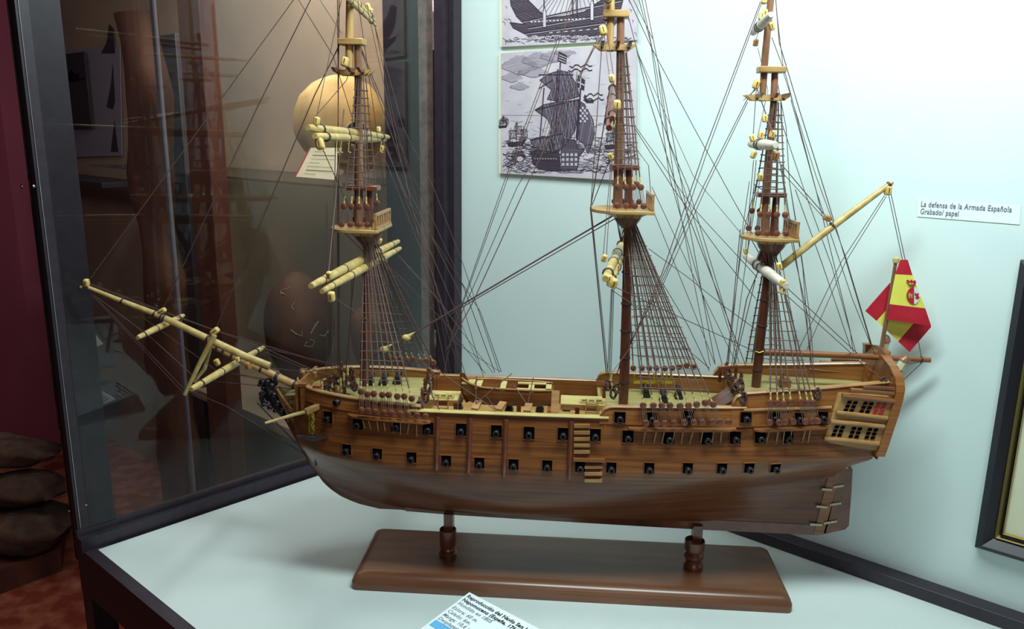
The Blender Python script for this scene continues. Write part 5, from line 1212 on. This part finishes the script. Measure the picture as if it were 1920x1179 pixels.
jp = [(.001, 1.46), (.16, 1.50), (.21, 1.56), (.26, 1.50), (.40, 1.40), (.66, 1.18), (.86, .84), (.97, .45), (1, .0), (.95, -.5), (.82, -.95), (.62, -1.35), (.35, -1.6), (.001, -1.62)]
r2, c2, _ = jar('tall_clay_jar', 561, 610, jp, 73*ppm, -.24, 'dark brown clay jar with white scribbles standing left on the case floor', 'brownclay')
mb = MB()
for pts in (((528, 552), (526, 545), (534, 543), (544, 538)), ((528, 548), (534, 552)), ((551, 580), (547, 575), (553, 566)), ((583, 625), (590, 612), (597, 602)), ((545, 618), (555, 626), (567, 630), (566, 620)), ((576, 640), (570, 648), (585, 650), (590, 640), (582, 636)), ((600, 628), (608, 630), (616, 620))):
    ps = []
    for (x, y) in pts:
        d = ray(x, y); cc = c2; r0 = 66*ppm*1.0
        # march to jar surface
        k = (cc-CAM).length-.3
        while k < 4:
            p = CAM+d.normalized()*k; zr = (p.z-cc.z)/(73*ppm); prof_r = interp(zr, sorted([(z, r) for r, z in jp]))*73*ppm if -1.6 < zr < 1.5 else 0
            if math.hypot(p.x-cc.x, p.y-cc.y) <= prof_r+.001: break
            k += .0015
        ps.append(CAM+d.normalized()*(k-.0015))
    mb.tube(ps, .0016, 5)
o = mb.build('scribble', 'scratch'); o.parent = r2; o.matrix_parent_inverse = Matrix.Translation(-r2.location)
r3, c3, _ = jar('small_clay_jar', 706, 625, [(.001, .98), (.5, 1.0), (.72, .96), (.95, .7), (1, .2), (.95, -.5), (.8, -1.1), (.5, -1.5), (.001, -1.6)], 49*ppm, -.22, 'smaller plain brown clay jar standing behind the fore mast shrouds', 'brownclay')
r4, c4, _ = jar('clay_jar_edge', 762, 222, [(.001, 1), (.6, .85), (.95, .4), (1, 0), (.9, -.5), (.5, -.9), (.001, -1)], 36*ppm, -.22, 'ochre clay jar mostly hidden behind the dark post beside the round jar', 'clay')

# other things seen through or beside the glass
def standing(name, x0, x1, y0, y1, off, dep, mat, label, cat, z0=None):
    a = onwall(x0, (y0+y1)/2, off); b = onwall(x1, (y0+y1)/2, off); zt = onwall((x0+x1)/2, y0, off).z; zb = onwall((x0+x1)/2, y1, off).z if z0 is None else z0
    c = (a+b)/2; c.z = (zt+zb)/2; mb = MB(); mb.obox(c, (W, WN, UZ), (abs((b-a).dot(W))/2, dep/2, (zt-zb)/2)); o = mb.build(name, mat, bevel=.003); tag(o, label, cat); return o
standing('timber_post', 392, 430, -80, 1300, .02, .05, 'timberred', 'tall reddish-brown timber post standing behind the side glass', 'post', FZ)
def rough_timber():
    a = onwall(285, 300, .10); mb = MB(); rows = []; n = 26; zb = FZ; zt = onwall(285, 20, .10).z
    for i in range(n+1):
        z = lerp(zb, zt, i/n); w_ = .085+.018*math.sin(i*1.7)+.012*math.sin(i*.6+1); sx = .015*math.sin(i*.9)
        rows.append([V((a.x, a.y, z))+W*(sx+w_*math.cos(t)*(1+.1*math.sin(3*t+i)))+WN*(.05*math.sin(t)*(1+.1*math.cos(2*t+i))) for t in [2*math.pi*k/14 for k in range(14)]])
    mb.grid(rows, True); mb.f.append(tuple(range(13, -1, -1))); o = mb.build('carved_timber', 'timber', ang=60); tag(o, 'rough brown weathered timber standing left behind the glass', 'timber')
rough_timber()
standing('dark_cabinet', 334, 386, 60, 1300, -.12, .04, 'darkpanel', 'narrow dark panel standing between the two brown timbers', 'panel', FZ)
standing('steel_strip', 333, 340, -80, 1300, .36, .008, 'greywall', 'thin pale metal strip running up behind the side glass', 'strip', FZ)
standing('grey_poster', 97, 166, 100, 240, -.38, .006, 'darkpanel', 'grey poster with a dark ship silhouette on the niche wall', 'poster')
sb = wplank(66, 228, 0, 1, NO+.02, .006); 
mb = MB(); wpoly(mb, [(70, 96), (226, 88), (230, 292), (84, 296)], NO+.016, .003); o = mb.build('wall_banner', 'banner'); tag(o, 'pale blue-grey banner with dark sail shapes behind the grey poster', 'banner')
mb = MB()
for pts in ([(205, 45), (213, 55), (216, 100), (190, 100), (200, 80)], [(212, 118), (216, 190), (212, 205), (200, 200), (208, 160)], [(215, 225), (222, 285), (208, 284), (212, 250)]): wpoly(mb, pts, NO+.0195, .001)
mb.build('sail_shapes', 'darkpanel', o)
mb = MB(); off = -.374
for pts in ([(116, 140), (148, 138), (146, 152), (120, 154)], [(104, 147), (116, 146), (116, 149), (104, 149)], [(148, 146), (158, 146), (158, 148), (148, 149)], [(126, 140), (134, 130), (138, 139)]): wpoly(mb, pts, off, .0006)
o = mb.build('ship_silhouette', 'port'); o.parent = bpy.data.objects['grey_poster']
# chain of two balls on a ledge
def barshot():
    a = onwall(95, 309, -.28); b = onwall(131, 311, -.28); mb = MB(); mb.ball(a, .019, n=16, m=10); mb.ball(b, .021, n=16, m=10); mb.tube([a, b], .008, 10); o = mb.build('bar_shot', 'timber'); tag(o, 'old iron bar shot with two balls lying on a ledge at the far left', 'bar shot')
barshot()
standing('wall_ledge', 70, 232, 332, 342, -.30, .18, 'darkpanel', 'dark narrow ledge under the bar shot', 'shelf')
def sheet(pts, z, label):
    q = [onz(x, y, z) for x, y in pts]; mb = MB(); mb.prism(q, UZ*.002); o = mb.build('text_sheet', 'greywall'); tag(o, label, 'sheet')
    mb = MB()
    for i in range(9):
        f = (i+.7)/10; a = lerp(q[0], q[3], f); b = lerp(q[1], q[2], f); mb.bar(lerp(a, b, .08)+UZ*.0025, lerp(a, b, .9)+UZ*.0025, .004, .0006)
    mb.build('printed_lines', 'darkpanel', o)
sheet([(118, 606), (165, 608), (193, 645), (132, 672)], -.12, 'pale sheet of printed text, the upper of two lying at far left')
sheet([(140, 742), (172, 722), (217, 748), (146, 782)], -.30, 'pale sheet of printed text, the lower of two lying at far left')
# low table under them
mb = MB(); q = [onz(x, y, -.121) for x, y in ((112, 598), (212, 598), (216, 684), (112, 684))]; mb.prism(q, UZ*-.01); o = mb.build('low_shelf', 'darkpanel'); tag(o, 'dark low shelf carrying the upper printed sheet', 'shelf')
mb = MB(); q = [onz(x, y, -.301) for x, y in ((128, 716), (226, 712), (228, 792), (128, 794))]; mb.prism(q, UZ*-.01); o = mb.build('low_shelf', 'darkpanel'); tag(o, 'dark low shelf carrying the lower printed sheet', 'shelf')
# purple wall and rocks at the far left
def rock(c, r, sc, seed, label, mat='rock', nm='rock'):
    random.seed(seed); mb = MB(); n, m = 18, 12; vs = []
    ph = [random.uniform(0, 6) for _ in range(6)]; rows = []
    for i in range(m+1):
        th_ = math.pi*i/m; row = []
        for k in range(n):
            a = 2*math.pi*k/n; q = V((math.sin(th_)*math.cos(a), math.sin(th_)*math.sin(a), math.cos(th_))); f = 1+.13*math.sin(3*q.x+ph[0])+.1*math.sin(5*q.y+ph[1])+.08*math.sin(7*q.z+ph[2]+q.x*4)
            row.append(c+V((q.x*sc[0], q.y*sc[1], q.z*sc[2]))*r*f)
        rows.append(row)
    mb.grid(rows, True); o = mb.build(nm, mat, ang=60); tag(o, label, 'rock' if nm == 'rock' else 'log'); return o
pz = onz(60, 1060, FZ+.09)
mb = MB(); q = [onz(-60, 1090, FZ+.09), onz(112, 1028, FZ+.09), onz(118, 975, FZ+.09), onz(-60, 1015, FZ+.09)]; q = [V((p.x, p.y, FZ)) for p in q]; mb.prism(q, UZ*.09); o = mb.build('plinth', 'timberred'); tag(o, 'low orange-brown wooden plinth at the far left on the tiled floor', 'plinth')
rock(onz(40, 985, FZ+.17), .15, (1.3, .8, .5), 1, 'rough grey-brown rock nearest on the wooden plinth')
rock(onz(20, 915, FZ+.31), .115, (1.5, .7, .5), 2, 'middle brown rock on the wooden plinth')
rock(onz(10, 845, FZ+.44), .12, (1.6, .7, .5), 5, 'farthest mossy brown rock above the wooden plinth')
